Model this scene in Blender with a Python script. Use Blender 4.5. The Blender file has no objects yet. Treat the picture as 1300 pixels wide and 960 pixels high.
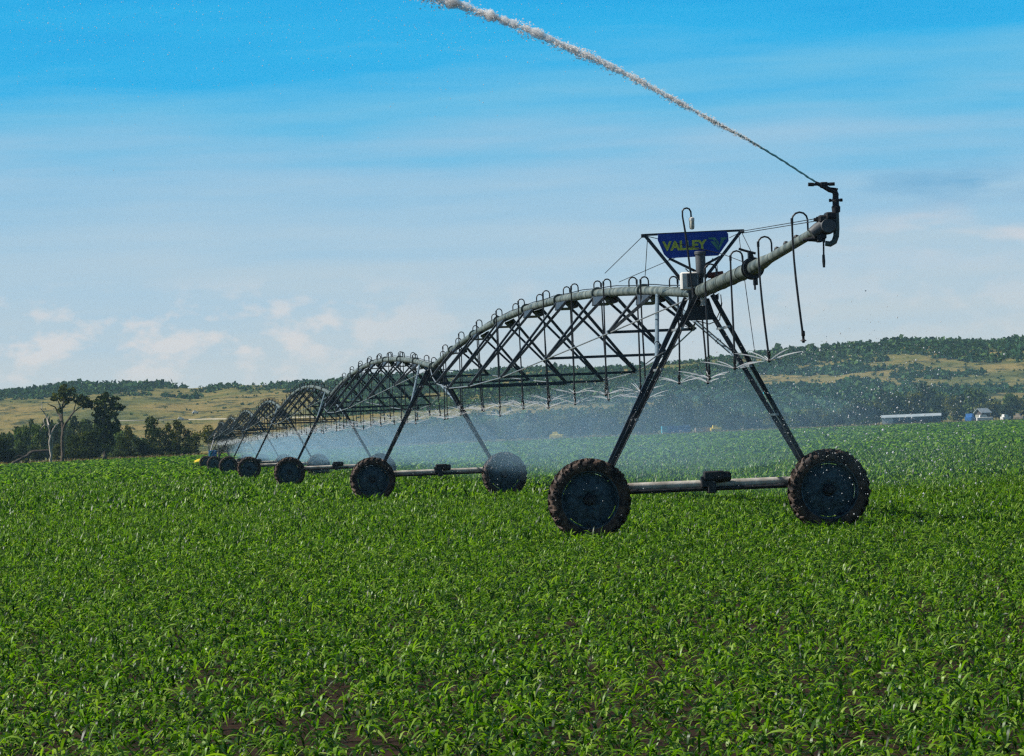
import bpy, math, random
import numpy as np
from mathutils import Vector, Matrix, noise as mnoise

random.seed(7)
rng = np.random.default_rng(11)
R = math.radians
sc = bpy.context.scene
C = sc.collection

# ------------------------------------------------------------------ camera
F = 5200.0                      # focal length in pixels of the 1300 px wide photograph
PITCH, ROLL = R(0.865), R(2.29)
f_ = Vector((0, math.cos(PITCH), math.sin(PITCH)))
r0 = Vector((1, 0, 0)); u0 = Vector((0, -math.sin(PITCH), math.cos(PITCH)))
cr = (math.cos(ROLL) * r0 - math.sin(ROLL) * u0)
cu = (math.sin(ROLL) * r0 + math.cos(ROLL) * u0)


def ray(px, py):
    return f_ + cr * ((px - 650) / F) + cu * (-(py - 480) / F)


D1 = F * 3.9 / 305.7
CAMZ = 0.665 - (ray(897.75, 629.8) * D1).z
EYE = Vector((0, 0, CAMZ))


def W(px, py, D):
    return EYE + ray(px, py) * D


cam_d = bpy.data.cameras.new('camera')
cam = bpy.data.objects.new('camera', cam_d); C.objects.link(cam)
m = Matrix((cr, cu, -f_)).transposed().to_4x4(); m.translation = EYE
cam.matrix_world = m
cam_d.sensor_width = 36; cam_d.lens = 36 * F / 1300
cam_d.clip_start = 0.5; cam_d.clip_end = 20000
sc.camera = cam


# ------------------------------------------------------------------ helpers
def tag(o, label=None, cat=None, group=None, kind=None):
    if label: o['label'] = label
    if cat: o['category'] = cat
    if group: o['group'] = group
    if kind: o['kind'] = kind
    return o


def empty(name, loc, rot=None):
    o = bpy.data.objects.new(name, None); C.objects.link(o)
    o.empty_display_size = 0.2
    if rot is not None:
        mm = rot.to_4x4(); mm.translation = loc; o.matrix_world = mm
    else:
        o.location = loc
    return o


def link(name, me, mat, parent=None, loc=None):
    me.materials.clear(); me.materials.append(mat)
    o = bpy.data.objects.new(name, me); C.objects.link(o)
    if parent: o.parent = parent
    if loc is not None: o.location = loc
    return o


def copy_tree(o, parent=None):
    c = o.copy(); C.objects.link(c); c.parent = parent
    for ch in list(o.children):
        copy_tree(ch, c)
    return c


class MB:
    def __init__(s): s.v = []; s.f = []

    def add(s, vs, fs):
        n = len(s.v); s.v += [tuple(v) for v in vs]; s.f += [tuple(i + n for i in f) for f in fs]

    def box(s, c, h, ax=None):
        c = Vector(c); ax = ax or (Vector((1, 0, 0)), Vector((0, 1, 0)), Vector((0, 0, 1)))
        vs = [c + ax[0] * (h[0] * i) + ax[1] * (h[1] * j) + ax[2] * (h[2] * k) for i in (-1, 1) for j in (-1, 1) for k in (-1, 1)]
        s.add(vs, [(0, 1, 3, 2), (4, 6, 7, 5), (0, 4, 5, 1), (2, 3, 7, 6), (0, 2, 6, 4), (1, 5, 7, 3)])

    def bbox(s, c, h, b=0.01, ax=None):           # box with chamfered vertical and horizontal edges
        c = Vector(c); ax = ax or (Vector((1, 0, 0)), Vector((0, 1, 0)), Vector((0, 0, 1)))
        rings = []
        for (k, q) in ((-1, b), (-1 + b / h[2], 0), (1 - b / h[2], 0), (1, b)):
            hx, hy = h[0] - q, h[1] - q
            cc = [(hx - b, hy), (-(hx - b), hy), (-hx, hy - b), (-hx, -(hy - b)), (-(hx - b), -hy), (hx - b, -hy), (hx, -(hy - b)), (hx, hy - b)]
            rings.append([c + ax[0] * x + ax[1] * y + ax[2] * (h[2] * k) for x, y in cc])
        n = 8; vs = [v for r in rings for v in r]
        fs = [tuple(range(n - 1, -1, -1)), tuple(range(3 * n, 4 * n))]
        for a in range(3):
            for i in range(n):
                fs.append((a * n + i, a * n + (i + 1) % n, (a + 1) * n + (i + 1) % n, (a + 1) * n + i))
        s.add(vs, fs)

    def frame(s, a, b, up=Vector((0, 0, 1))):
        a, b = Vector(a), Vector(b); d = (b - a).normalized()
        if abs(d.dot(up)) > .98: up = Vector((0, 1, 0))
        x = d.cross(up).normalized(); z = x.cross(d).normalized()
        return a, b, d, x, z

    def beam(s, a, b, w, h, up=Vector((0, 0, 1))):
        a, b, d, x, z = s.frame(a, b, up)
        s.box((a + b) / 2, (w / 2, (b - a).length / 2, h / 2), (x, d, z))

    def angle(s, a, b, w, t=0.012, up=Vector((0, 0, 1)), flip=1):   # L section
        a, b, d, x, z = s.frame(a, b, up)
        L = (b - a).length / 2; c = (a + b) / 2
        x = x * flip
        s.box(c + z * (w / 2), (w / 2, L, t / 2), (x, d, z))
        s.box(c + x * (w / 2 - t / 2), (t / 2, L, w / 2 - t / 2 - .001), (x, d, z))

    def tube(s, pts, rad, n=8, cap=True):
        pts = [Vector(p) for p in pts]
        if not hasattr(rad, '__len__'): rad = [rad] * len(pts)
        t0 = (pts[1] - pts[0]).normalized()
        up = Vector((0, 0, 1)) if abs(t0.z) < .9 else Vector((0, 1, 0))
        x = t0.cross(up).normalized(); vs = []
        for i, p in enumerate(pts):
            t = (pts[min(i + 1, len(pts) - 1)] - pts[max(i - 1, 0)])
            t = t.normalized() if t.length > 1e-9 else t0
            x = (x - t * x.dot(t)).normalized(); y = t.cross(x)
            for k in range(n):
                a = 2 * math.pi * k / n
                vs.append(p + (x * math.cos(a) + y * math.sin(a)) * rad[i])
        fs = []
        for i in range(len(pts) - 1):
            for k in range(n):
                fs.append((i * n + k, i * n + (k + 1) % n, (i + 1) * n + (k + 1) % n, (i + 1) * n + k))
        if cap:
            fs.append(tuple(range(n - 1, -1, -1))); m_ = (len(pts) - 1) * n
            fs.append(tuple(range(m_, m_ + n)))
        s.add(vs, fs)

    def lathe(s, prof, c, ax, x, n=32, closed=False):     # prof = [(radius, along axis)]
        c, ax, x = Vector(c), Vector(ax), Vector(x); y = ax.cross(x); vs = []
        for r, h in prof:
            for k in range(n):
                a = 2 * math.pi * k / n
                vs.append(c + ax * h + (x * math.cos(a) + y * math.sin(a)) * r)
        fs = []; P = len(prof)
        for i in range(P if closed else P - 1):
            j = (i + 1) % P
            for k in range(n):
                fs.append((i * n + k, i * n + (k + 1) % n, j * n + (k + 1) % n, j * n + k))
        s.add(vs, fs)

    def prism(s, poly, off):                     # polygon of 3D points extruded by a vector
        poly = [Vector(p) for p in poly]; off = Vector(off); n = len(poly)
        s.add(poly + [p + off for p in poly], [tuple(range(n)), tuple(range(2 * n - 1, n - 1, -1))] +
              [(i, i + n, (i + 1) % n + n, (i + 1) % n) for i in range(n)])

    def build(s, name, mat, parent=None, smooth=0, loc=None):
        me = bpy.data.meshes.new(name); me.from_pydata(s.v, [], s.f); me.update()
        import bmesh
        bm = bmesh.new(); bm.from_mesh(me); bmesh.ops.recalc_face_normals(bm, faces=bm.faces); bm.to_mesh(me); bm.free()
        if smooth:
            me.shade_smooth()
            me.set_sharp_from_angle(angle=R(smooth))
        return link(name, me, mat, parent, loc)


def np_mesh(name, V, Q, mat, parent=None, smooth=False, tri=False):
    V = np.ascontiguousarray(V, dtype=np.float32).reshape(-1, 3); Q = np.ascontiguousarray(Q, dtype=np.int32)
    k = Q.shape[1]; nf = Q.shape[0]
    me = bpy.data.meshes.new(name)
    me.vertices.add(len(V)); me.vertices.foreach_set('co', V.ravel())
    me.loops.add(nf * k); me.loops.foreach_set('vertex_index', Q.ravel())
    me.polygons.add(nf)
    me.polygons.foreach_set('loop_start', np.arange(0, nf * k, k, dtype=np.int32))
    if smooth: me.polygons.foreach_set('use_smooth', np.ones(nf, dtype=bool))
    me.update(calc_edges=True)
    return link(name, me, mat, parent)


# ------------------------------------------------------------------ materials
def lin(*c):
    return tuple(((x / 255) / 12.92 if x / 255 <= .04045 else ((x / 255 + .055) / 1.055) ** 2.4) for x in c)


class NT:
    def __init__(s, name):
        s.m = bpy.data.materials.new(name); s.m.use_nodes = True
        s.t = s.m.node_tree; s.n = s.t.nodes; s.bsdf = s.n['Principled BSDF']; s.out = s.n['Material Output']

    def N(s, ty, **kw):
        n = s.n.new(ty)
        for k, v in kw.items():
            if isinstance(k, str) and k.startswith('i_'): n.inputs[k[2:].replace('_', ' ')].default_value = v
            else: setattr(n, k, v)
        return n

    def L(s, a, b): s.t.links.new(a, b)


def noise_node(nt, vec, scale, detail=4, rough=.6, dist=0):
    n = nt.N('ShaderNodeTexNoise'); n.inputs['Scale'].default_value = scale; n.inputs['Detail'].default_value = detail
    n.inputs['Roughness'].default_value = rough; n.inputs['Distortion'].default_value = dist
    if vec is not None: nt.L(vec, n.inputs['Vector'])
    return n


def ramp_node(nt, fac, stops, interp='LINEAR'):
    r = nt.N('ShaderNodeValToRGB'); nt.L(fac, r.inputs[0]); e = r.color_ramp.elements; r.color_ramp.interpolation = interp
    while len(e) < len(stops): e.new(.5)
    for i, (p, c) in enumerate(stops):
        e[i].position = p; e[i].color = (*c, 1) if len(c) == 3 else c
    return r


def simple(name, c1, c2, scale, rough=.6, metal=0, bump=0, spec=.5, rough2=None, bscale=None, lo=.35, hi=.65):
    nt = NT(name); tc = nt.N('ShaderNodeTexCoord')
    n = noise_node(nt, tc.outputs['Object'], scale, 6)
    r = ramp_node(nt, n.outputs['Fac'], [(lo, c1), (hi, c2)])
    nt.L(r.outputs[0], nt.bsdf.inputs['Base Color'])
    nt.bsdf.inputs['Metallic'].default_value = metal; nt.bsdf.inputs['Roughness'].default_value = rough
    nt.bsdf.inputs['Specular IOR Level'].default_value = spec
    if rough2 is not None:
        mr = nt.N('ShaderNodeMapRange'); nt.L(n.outputs['Fac'], mr.inputs[0]); mr.inputs[1].default_value = .3; mr.inputs[2].default_value = .7
        mr.inputs[3].default_value = rough; mr.inputs[4].default_value = rough2; nt.L(mr.outputs[0], nt.bsdf.inputs['Roughness'])
    if bump:
        n2 = noise_node(nt, tc.outputs['Object'], bscale or scale * 4, 5)
        b = nt.N('ShaderNodeBump'); b.inputs['Strength'].default_value = bump; b.inputs['Distance'].default_value = .02
        nt.L(n2.outputs['Fac'], b.inputs['Height']); nt.L(b.outputs[0], nt.bsdf.inputs['Normal'])
    return nt.m


def leafmat(name, cols, trans=.35, rough=.5, tcol=None, spec=.4):
    nt = NT(name); g = nt.N('ShaderNodeNewGeometry')
    r = ramp_node(nt, g.outputs['Random Per Island'], cols)
    nt.L(r.outputs[0], nt.bsdf.inputs['Base Color']); nt.bsdf.inputs['Roughness'].default_value = rough
    nt.bsdf.inputs['Specular IOR Level'].default_value = spec
    tr = nt.N('ShaderNodeBsdfTranslucent'); mx = nt.N('ShaderNodeMixRGB', blend_type='MULTIPLY'); mx.inputs[0].default_value = 1
    nt.L(r.outputs[0], mx.inputs[1]); mx.inputs[2].default_value = (*(tcol or (1.9, 1.7, .5)), 1)
    nt.L(mx.outputs[0], tr.inputs[0])
    ms = nt.N('ShaderNodeMixShader'); ms.inputs[0].default_value = trans
    nt.L(nt.bsdf.outputs[0], ms.inputs[1]); nt.L(tr.outputs[0], ms.inputs[2]); nt.L(ms.outputs[0], nt.out.inputs[0])
    return nt.m


M = {}
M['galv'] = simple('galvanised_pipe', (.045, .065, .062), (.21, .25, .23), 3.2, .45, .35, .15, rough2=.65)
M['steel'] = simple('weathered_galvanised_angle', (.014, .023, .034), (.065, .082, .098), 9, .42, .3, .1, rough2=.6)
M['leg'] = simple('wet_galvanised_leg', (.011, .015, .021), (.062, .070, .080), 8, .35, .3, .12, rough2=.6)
M['beam'] = simple('beam_galvanised_muddy', (.30, .27, .23), (.66, .62, .56), 3.5, .6, .1, .3)
M['rod'] = simple('galvanised_rod', (.22, .24, .25), (.38, .40, .41), 12, .4, .5)
M['strut'] = simple('grey_blue_strut', (.10, .16, .21), (.18, .25, .30), 6, .5, .1)
M['black'] = simple('black_hose', (.006, .008, .010), (.018, .020, .024), 15, .45, 0, .1)
M['darkmetal'] = simple('dark_cast_metal', (.012, .014, .017), (.05, .05, .055), 14, .45, .3, .3)
M['rubber'] = simple('muddy_rubber', (.008, .007, .008), (.15, .095, .065), 9, .75, 0, .6, lo=.40, hi=.72)
M['rim'] = simple('wheel_disc_sky_sheen', (.006, .018, .028), (.085, .135, .165), 13, .38, .3, .3, rough2=.7)  # mottled disc tone, blue sheen of the sky put into the colour
M['cable'] = simple('cable', (.03, .035, .04), (.07, .08, .09), 20, .5, .3)
M['signblue'] = simple('sign_blue', (.006, .050, .36), (.012, .080, .48), 6, .6, 0, .05)
M['lettering'] = simple('sign_lettering', (.44, .54, .07), (.58, .66, .11), 8, .5)
M['emblem'] = simple('sign_emblem', (.07, .27, .20), (.12, .34, .25), 8, .5)
M['white'] = simple('white_enamel', (.55, .55, .52), (.75, .75, .72), 6, .45, 0, .05)
M['grey'] = simple('grey_enamel', (.07, .08, .09), (.12, .13, .14), 8, .5, .2, .1)
M['redbrown'] = simple('rusty_red', (.10, .025, .015), (.22, .06, .04), 14, .6, 0, .2)
M['glass'] = simple('jar_glass', (.35, .36, .30), (.5, .5, .42), 12, .12)
M['bark'] = simple('bark', (.05, .038, .028), (.13, .10, .075), 3, .9, 0, .6)
M['darkbark'] = simple('dark_log_bark', (.018, .014, .010), (.05, .038, .028), 3, .9, 0, .5)  # darker bark tone for the fallen tree
M['deadwood'] = simple('bleached_dead_wood', (.22, .18, .15), (.62, .54, .47), 1.2, .85, 0, .5)
M['yellow'] = simple('yellow_sheet', (.62, .44, .01), (.80, .62, .03), 3, .5)
M['blue'] = simple('blue_paint', (.01, .10, .33), (.03, .18, .48), 1.2, .5)
M['cyan'] = simple('turquoise_paint', (.02, .30, .42), (.04, .42, .52), 1.2, .5)
M['tan'] = simple('tan_paint', (.30, .24, .17), (.42, .35, .27), 1.2, .7)
M['whitewall'] = simple('white_metal_siding', (.45, .50, .52), (.66, .70, .72), .8, .5)
M['shedshade'] = simple('shaded_white_siding', (.05, .09, .13), (.09, .14, .19), .8, .6)  # white siding with the shade of the front put into its colour
M['roofgrey'] = simple('grey_metal_roof', (.35, .42, .46), (.52, .60, .64), .7, .45, .2)
M['darkwall'] = simple('dark_plank_wall', (.05, .04, .035), (.11, .09, .08), 1.4, .8)

# ------------------------------------------------------------------ terrain functions
def sstep(a, b, x):
    t = np.clip((np.asarray(x, float) - a) / (b - a), 0, 1); return t * t * (3 - 2 * t)


def ground_z(x, y):
    y = np.asarray(y, float); x = np.asarray(x, float)
    return 1.25 * sstep(350, 1000, y) + .12 * np.sin(x * .013 + 1) * sstep(150, 500, y) + 0 * x


def edge_y(x):     # far boundary of the field
    return np.clip(835 + 1.40 * np.asarray(x, float), 560, 1150)


def grid_mesh(name, ys, halfw, nx, zf, mat):
    ys = np.asarray(ys, float); us = np.linspace(-1, 1, nx)
    Y = np.repeat(ys[:, None], nx, 1); X = us[None, :] * halfw(ys)[:, None]
    Z = zf(X, Y); V = np.stack([X, Y, Z], -1)
    i = np.arange(len(ys) - 1)[:, None] * nx + np.arange(nx - 1)[None, :]
    Q = np.stack([i, i + 1, i + nx + 1, i + nx], -1).reshape(-1, 4)
    return np_mesh(name, V, Q, mat, smooth=True)


# soil / field / verge
nt = NT('field_ground'); g = nt.N('ShaderNodeNewGeometry'); pos = g.outputs['Position']
sx = nt.N('ShaderNodeSeparateXYZ'); nt.L(pos, sx.inputs[0])
n1 = noise_node(nt, pos, 3.0, 8, .7); soil = ramp_node(nt, n1.outputs['Fac'], [(.3, (.010, .0055, .0035)), (.55, (.032, .017, .010)), (.8, (.07, .038, .024))])
n2 = noise_node(nt, pos, .35, 8, .75); green = ramp_node(nt, n2.outputs['Fac'], [(.3, (.012, .035, .006)), (.7, (.035, .085, .012))])
n3 = noise_node(nt, pos, .03, 8, .7); verge = ramp_node(nt, n3.outputs['Fac'], [(.3, (.05, .065, .025)), (.5, (.12, .12, .05)), (.7, (.22, .18, .09))])
mr = nt.N('ShaderNodeMapRange'); nt.L(sx.outputs['Y'], mr.inputs[0]); mr.inputs[1].default_value = 120; mr.inputs[2].default_value = 330
mx = nt.N('ShaderNodeMixRGB'); nt.L(mr.outputs[0], mx.inputs[0]); nt.L(soil.outputs[0], mx.inputs[1]); nt.L(green.outputs[0], mx.inputs[2])
ma = nt.N('ShaderNodeMath', operation='MULTIPLY_ADD'); nt.L(sx.outputs['X'], ma.inputs[0]); ma.inputs[1].default_value = -1.40; nt.L(sx.outputs['Y'], ma.inputs[2])
mr2 = nt.N('ShaderNodeMapRange'); nt.L(ma.outputs[0], mr2.inputs[0]); mr2.inputs[1].default_value = 836; mr2.inputs[2].default_value = 842
mx2 = nt.N('ShaderNodeMixRGB'); nt.L(mr2.outputs[0], mx2.inputs[0]); nt.L(mx.outputs[0], mx2.inputs[1]); nt.L(verge.outputs[0], mx2.inputs[2])
nt.L(mx2.outputs[0], nt.bsdf.inputs['Base Color']); nt.bsdf.inputs['Roughness'].default_value = .95; nt.bsdf.inputs['Specular IOR Level'].default_value = .15
b = nt.N('ShaderNodeBump'); b.inputs['Strength'].default_value = .8; b.inputs['Distance'].default_value = .06; nt.L(n1.outputs['Fac'], b.inputs['Height']); nt.L(b.outputs[0], nt.bsdf.inputs['Normal'])
M['field'] = nt.m

ys = np.concatenate([np.linspace(-60, 120, 60), np.geomspace(125, 1500, 90)])
ground = grid_mesh('ground', ys, lambda y: 120 + .55 * np.abs(y), 120, ground_z, M['field'])
tag(ground, kind='structure')

# ------------------------------------------------------------------ hills
RX = [-900, -300, 0, 50, 100, 150, 200, 240, 290, 330, 370, 420, 500, 560, 620, 700, 800, 900, 960, 1000, 1060, 1083, 1130, 1160, 1220, 1300, 1600, 2200]
RY = [470, 498, 496, 495, 491, 490, 490, 494, 489, 489, 487, 485, 480, 477, 471, 467, 468, 458, 452, 447, 443, 437, 435, 434, 435, 433, 420, 440]
HX = [(x + .04 * 480 * 0) for x in RX]
HE = [584.6 - .04 * x - y for x, y in zip(RX, RY)]       # pixels above the horizon


def azpx(X, Y):
    return 650 + F * X / Y


def fbm2(x, y, o=5, seed=0.0, rough=.5):
    out = np.zeros_like(x); flat = out.ravel()
    xf, yf = x.ravel(), y.ravel()
    for i in range(len(flat)):
        flat[i] = mnoise.fractal(Vector((xf[i] + seed, yf[i] - seed, seed)), 1.0 - rough + .5, 2.0, o)
    return flat.reshape(x.shape)


HY0, HY1 = 1180, 2700
hys = np.concatenate([np.linspace(HY0, HY1, 130), np.linspace(HY1 + 30, 3300, 12)])
NXH = 420


def hill_z(X, Y):
    a = azpx(X, Y)
    e = np.interp(a, HX, HE)
    t = np.clip((Y - HY0) / (HY1 - HY0), 0, 1)
    prof = .62 * t + .38 * (t ** 2.2) + .05 * np.sin(t * 9 + a * .004) * (1 - t) * t * 4
    n = fbm2(X / 260, Y / 260, 6, 3.3)
    n2 = fbm2(X / 60, Y / 60, 4, 9.1)
    rid = 1 - np.abs(fbm2(X / 420, Y / 900, 4, 21.7))
    ee = e * prof + (n * 9 + n2 * 1.6) * np.sin(np.clip(t, 0, 1) * math.pi) + (rid - .75) * 12 * t * (1 - t) * 2.5 + n2 * .9 * t
    z = CAMZ + ee * Y / F
    z = np.where(Y > HY1, z - (Y - HY1) * .03, z)
    z = np.where(t <= 0.001, 0.2, z)
    return z


nt = NT('hill_grass'); g = nt.N('ShaderNodeNewGeometry'); pos = g.outputs['Position']
mp = nt.N('ShaderNodeMapping'); nt.L(pos, mp.inputs[0]); mp.inputs['Scale'].default_value = (.006, .0022, .03)
a1 = noise_node(nt, mp.outputs[0], 1.6, 10, .68, .3)
c1 = ramp_node(nt, a1.outputs['Fac'], [(.32, (.045, .060, .022)), (.42, (.12, .13, .040)), (.50, (.19, .17, .055)), (.58, (.26, .20, .072)), (.66, (.15, .145, .045)), (.75, (.07, .08, .03))])
mp2 = nt.N('ShaderNodeMapping'); nt.L(pos, mp2.inputs[0]); mp2.inputs['Scale'].default_value = (.03, .012, .05)
a2 = noise_node(nt, mp2.outputs[0], 2.5, 8, .75)
c2 = ramp_node(nt, a2.outputs['Fac'], [(.50, (0, 0, 0)), (.60, (1, 1, 1))])
mx = nt.N('ShaderNodeMixRGB'); nt.L(c2.outputs[0], mx.inputs[0]); nt.L(c1.outputs[0], mx.inputs[1]); mx.inputs[2].default_value = (.035, .05, .022, 1)
nt.L(mx.outputs[0], nt.bsdf.inputs['Base Color']); nt.bsdf.inputs['Roughness'].default_value = 1; nt.bsdf.inputs['Specular IOR Level'].default_value = .05
b = nt.N('ShaderNodeBump'); b.inputs['Strength'].default_value = .7; b.inputs['Distance'].default_value = 3; nt.L(a2.outputs['Fac'], b.inputs['Height']); nt.L(b.outputs[0], nt.bsdf.inputs['Normal'])
M['hill'] = nt.m
HHW = lambda y: .30 * y + 120
us = np.linspace(-1, 1, NXH)
HYg = np.repeat(hys[:, None], NXH, 1); HXg = us[None, :] * HHW(hys)[:, None]
HZg = hill_z(HXg, HYg)
i = np.arange(len(hys) - 1)[:, None] * NXH + np.arange(NXH - 1)[None, :]
hills = np_mesh('hills', np.stack([HXg, HYg, HZg], -1), np.stack([i, i + 1, i + NXH + 1, i + NXH], -1).reshape(-1, 4), M['hill'], smooth=True)
tag(hills, kind='structure')


def hz(X, Y):         # bilinear lookup of the hill height
    X = np.asarray(X, float); Y = np.asarray(Y, float)
    r = np.interp(Y, hys, np.arange(len(hys))); c = (X / HHW(Y) + 1) / 2 * (NXH - 1)
    r = np.clip(r, 0, len(hys) - 1.001); c = np.clip(c, 0, NXH - 1.001)
    r0_, c0_ = r.astype(int), c.astype(int); fr, fc = r - r0_, c - c0_
    return (HZg[r0_, c0_] * (1 - fr) * (1 - fc) + HZg[r0_ + 1, c0_] * fr * (1 - fc) + HZg[r0_, c0_ + 1] * (1 - fr) * fc + HZg[r0_ + 1, c0_ + 1] * fr * fc)


# ------------------------------------------------------------------ leaf clouds, trees
def rand_quads(P, size, flat=.0, upbias=0.0):
    n = len(P); a = rng.normal(size=(n, 3)); a /= np.linalg.norm(a, axis=1)[:, None]
    b_ = rng.normal(size=(n, 3)); b_[:, 2] *= (1 - flat)
    b_ -= a * (a * b_).sum(1)[:, None]; b_ /= np.linalg.norm(b_, axis=1)[:, None]
    s = np.asarray(size) * rng.uniform(.6, 1.4, n); s2 = s * rng.uniform(.45, .9, n)
    a = a * (s / 2)[:, None]; b_ = b_ * (s2 / 2)[:, None]
    V = np.stack([P - a * 1.0, P + b_, P + a, P - b_], 1)
    Q = np.arange(n * 4).reshape(n, 4)
    return V.reshape(-1, 3), Q


def ell_points(c, r, n, hollow=.55):
    d = rng.normal(size=(n, 3)); d /= np.linalg.norm(d, axis=1)[:, None]
    rr = rng.uniform(hollow ** 3, 1, n) ** (1 / 3)
    # lumpy ellipsoid
    lump = 1 + .22 * np.sin(d[:, 0] * 5 + c[0]) * np.cos(d[:, 2] * 4 + c[2] * 3) + .12 * rng.normal(size=n)
    return np.asarray(c) + d * np.asarray(r) * (rr * lump)[:, None]


M['leaf_dark'] = leafmat('tree_leaves_dark', [(0, (.008, .020, .005)), (.5, (.026, .050, .010)), (1, (.075, .11, .018))], .25, .8, spec=.1)
M['leaf_olive'] = leafmat('tree_leaves_olive', [(0, (.014, .024, .005)), (.5, (.045, .065, .010)), (1, (.12, .135, .022))], .3, .8, spec=.1)
M['leaf_blue'] = leafmat('tree_leaves_cool', [(0, (.012, .028, .014)), (.5, (.028, .052, .024)), (1, (.055, .085, .034))], .2, .8, spec=.1)
M['scrub'] = leafmat('hill_scrub_leaves', [(0, (.008, .034, .016)), (.5, (.026, .078, .032)), (1, (.085, .150, .045))], .15, .9, spec=.05)


def crown(name, clumps, leaf, dens, mat, parent):
    Ps = []
    for c, r in clumps:
        n = int(dens * 5.0 * (r[0] * r[2] + r[0] * r[1] * .6) / leaf ** 2) + 8
        Ps.append(ell_points(c, r, n))
    P = np.concatenate(Ps); V, Q = rand_quads(P, leaf)
    return np_mesh(name, V, Q, mat, parent)


def auto_clumps(h, w, n, low=.18, seed=0):
    rr = random.Random(seed); out = []
    for i in range(n):
        t = rr.uniform(low, .88); wid = w / 2 * (math.sin(min(1, (t - low * .6) / .5) * math.pi / 2)) * (1 if t < .6 else max(.25, 1 - (t - .6) / .42))
        a = rr.uniform(0, 2 * math.pi); q = rr.uniform(.1, .85) ** .6 * wid
        r = w * rr.uniform(.13, .24)
        out.append(((q * math.cos(a), q * math.sin(a), t * h), (r, r, r * rr.uniform(.6, .95))))
    out.append(((0, 0, h * .6), (w * .22, w * .22, h * .22)))
    return out


def make_tree(h, w, n, leaf, mat, seed, low=.18, dens=3.0, name='leafy_tree'):
    root = empty(name, (0, 0, 0)); cl = auto_clumps(h, w, n, low, seed)
    crown('crown', cl, leaf, dens, mat, root)
    t = MB(); rr = random.Random(seed)
    t.tube([(0, 0, -.3), (rr.uniform(-.1, .1), 0, h * .25), (rr.uniform(-.3, .3), rr.uniform(-.3, .3), h * .62)], [h * .028, h * .02, h * .008], 7)
    for c, r in cl[::3]:
        b0 = Vector((0, 0, h * rr.uniform(.2, .42))); c = Vector(c)
        t.tube([b0, b0.lerp(c, .5) + Vector((0, 0, -.05 * h)), c], [h * .011, h * .008, h * .003], 5)
    t.build('trunk', M['bark'], root, 60)
    return root


# ---- the two big cottonwoods, dead tree and log at the left edge
DL = 712.0


def gpt(px, D):                     # point on the ground under picture column px (at the horizon) at depth D
    x = (px - 650) / F * D; return Vector((x, D, float(ground_z(x, D))))


def px_at(px, py, D, dy=0):         # point at picture position, depth D
    return W(px, py, D + dy)


def special_tree(name, base, clumps, limbs, mat, D, leaf, dens, wood):
    b0 = px_at(*base, D); b0.z = float(ground_z(b0.x, b0.y)) - .05
    root = empty(name, b0)
    if clumps:
        cl = []
        for (x, y, rx, ry, dy) in clumps:
            p = px_at(x, y, D, dy) - b0; k = D / F
            cl.append((tuple(p), (rx * k * .82, rx * k * .8, ry * k * .8)))
            for _ in range(5):
                dd = Vector((random.gauss(0, 1), random.gauss(0, 1), random.gauss(0, .8))).normalized(); q_ = random.uniform(.25, .5)
                cl.append((tuple(p + Vector((dd.x * rx * k, dd.y * rx * k, dd.z * ry * k)) * random.uniform(.75, 1.15)), (rx * k * q_, rx * k * q_, ry * k * q_ * .7)))
        crown('crown', cl, leaf, dens, mat, root)
    t = MB()
    for pts, r in limbs:
        P3 = []
        for q in pts:
            p = px_at(q[0], q[1], D, q[2] if len(q) > 2 else 0) - b0
            P3.append(p)
        if limbs.index((pts, r)) == 0: P3[0].z = -.2
        # wiggle
        PP = []
        for a_, b_ in zip(P3[:-1], P3[1:]):
            for k in range(3):
                p = a_.lerp(b_, k / 3)
                if k: p += Vector((random.uniform(-1, 1), random.uniform(-1, 1), random.uniform(-1, 1))) * (b_ - a_).length * .05
                PP.append(p)
        PP.append(P3[-1]); nP = len(PP)
        t.tube(PP, [r[0] + (r[1] - r[0]) * i / (nP - 1) for i in range(nP)], 6)
    t.build('trunk', wood, root, 60)
    return root


A = special_tree('cottonwood_tree', (79, 588),
    [(80, 492, 6, 4, 0), (84, 498, 9, 6, 0), (74, 503, 9, 6, 1), (92, 497, 6, 5, -1), (68, 506, 5, 3, 0), (97, 507, 8, 6, 1), (108, 509, 8, 6, 0), (103, 514, 6, 4, -1), (84, 509, 5, 4, 0), (114, 515, 4, 4, 0), (76, 520, 3, 4, 0)],
    [([(79, 588), (79, 562), (79, 540), (79, 522), (81, 505)], (.34, .10)), ([(80, 546), (86, 534, -1), (93, 524, -1), (99, 519), (108, 514)], (.24, .05)),
     ([(78, 535), (74, 525, 1), (70, 517, 1), (65, 515), (60, 512)], (.22, .04)), ([(79, 525), (74, 510), (72, 503)], (.16, .04)), ([(80, 518), (88, 508, 1), (93, 500, 1)], (.16, .04)), ([(93, 524), (96, 514), (98, 507)], (.12, .03))],
    M['leaf_olive'], DL, .52, 3.0, M['bark'])
tag(A, 'tall open-crowned tree with bare forked limbs beside the bleached dead trunk', 'tree')
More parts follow.
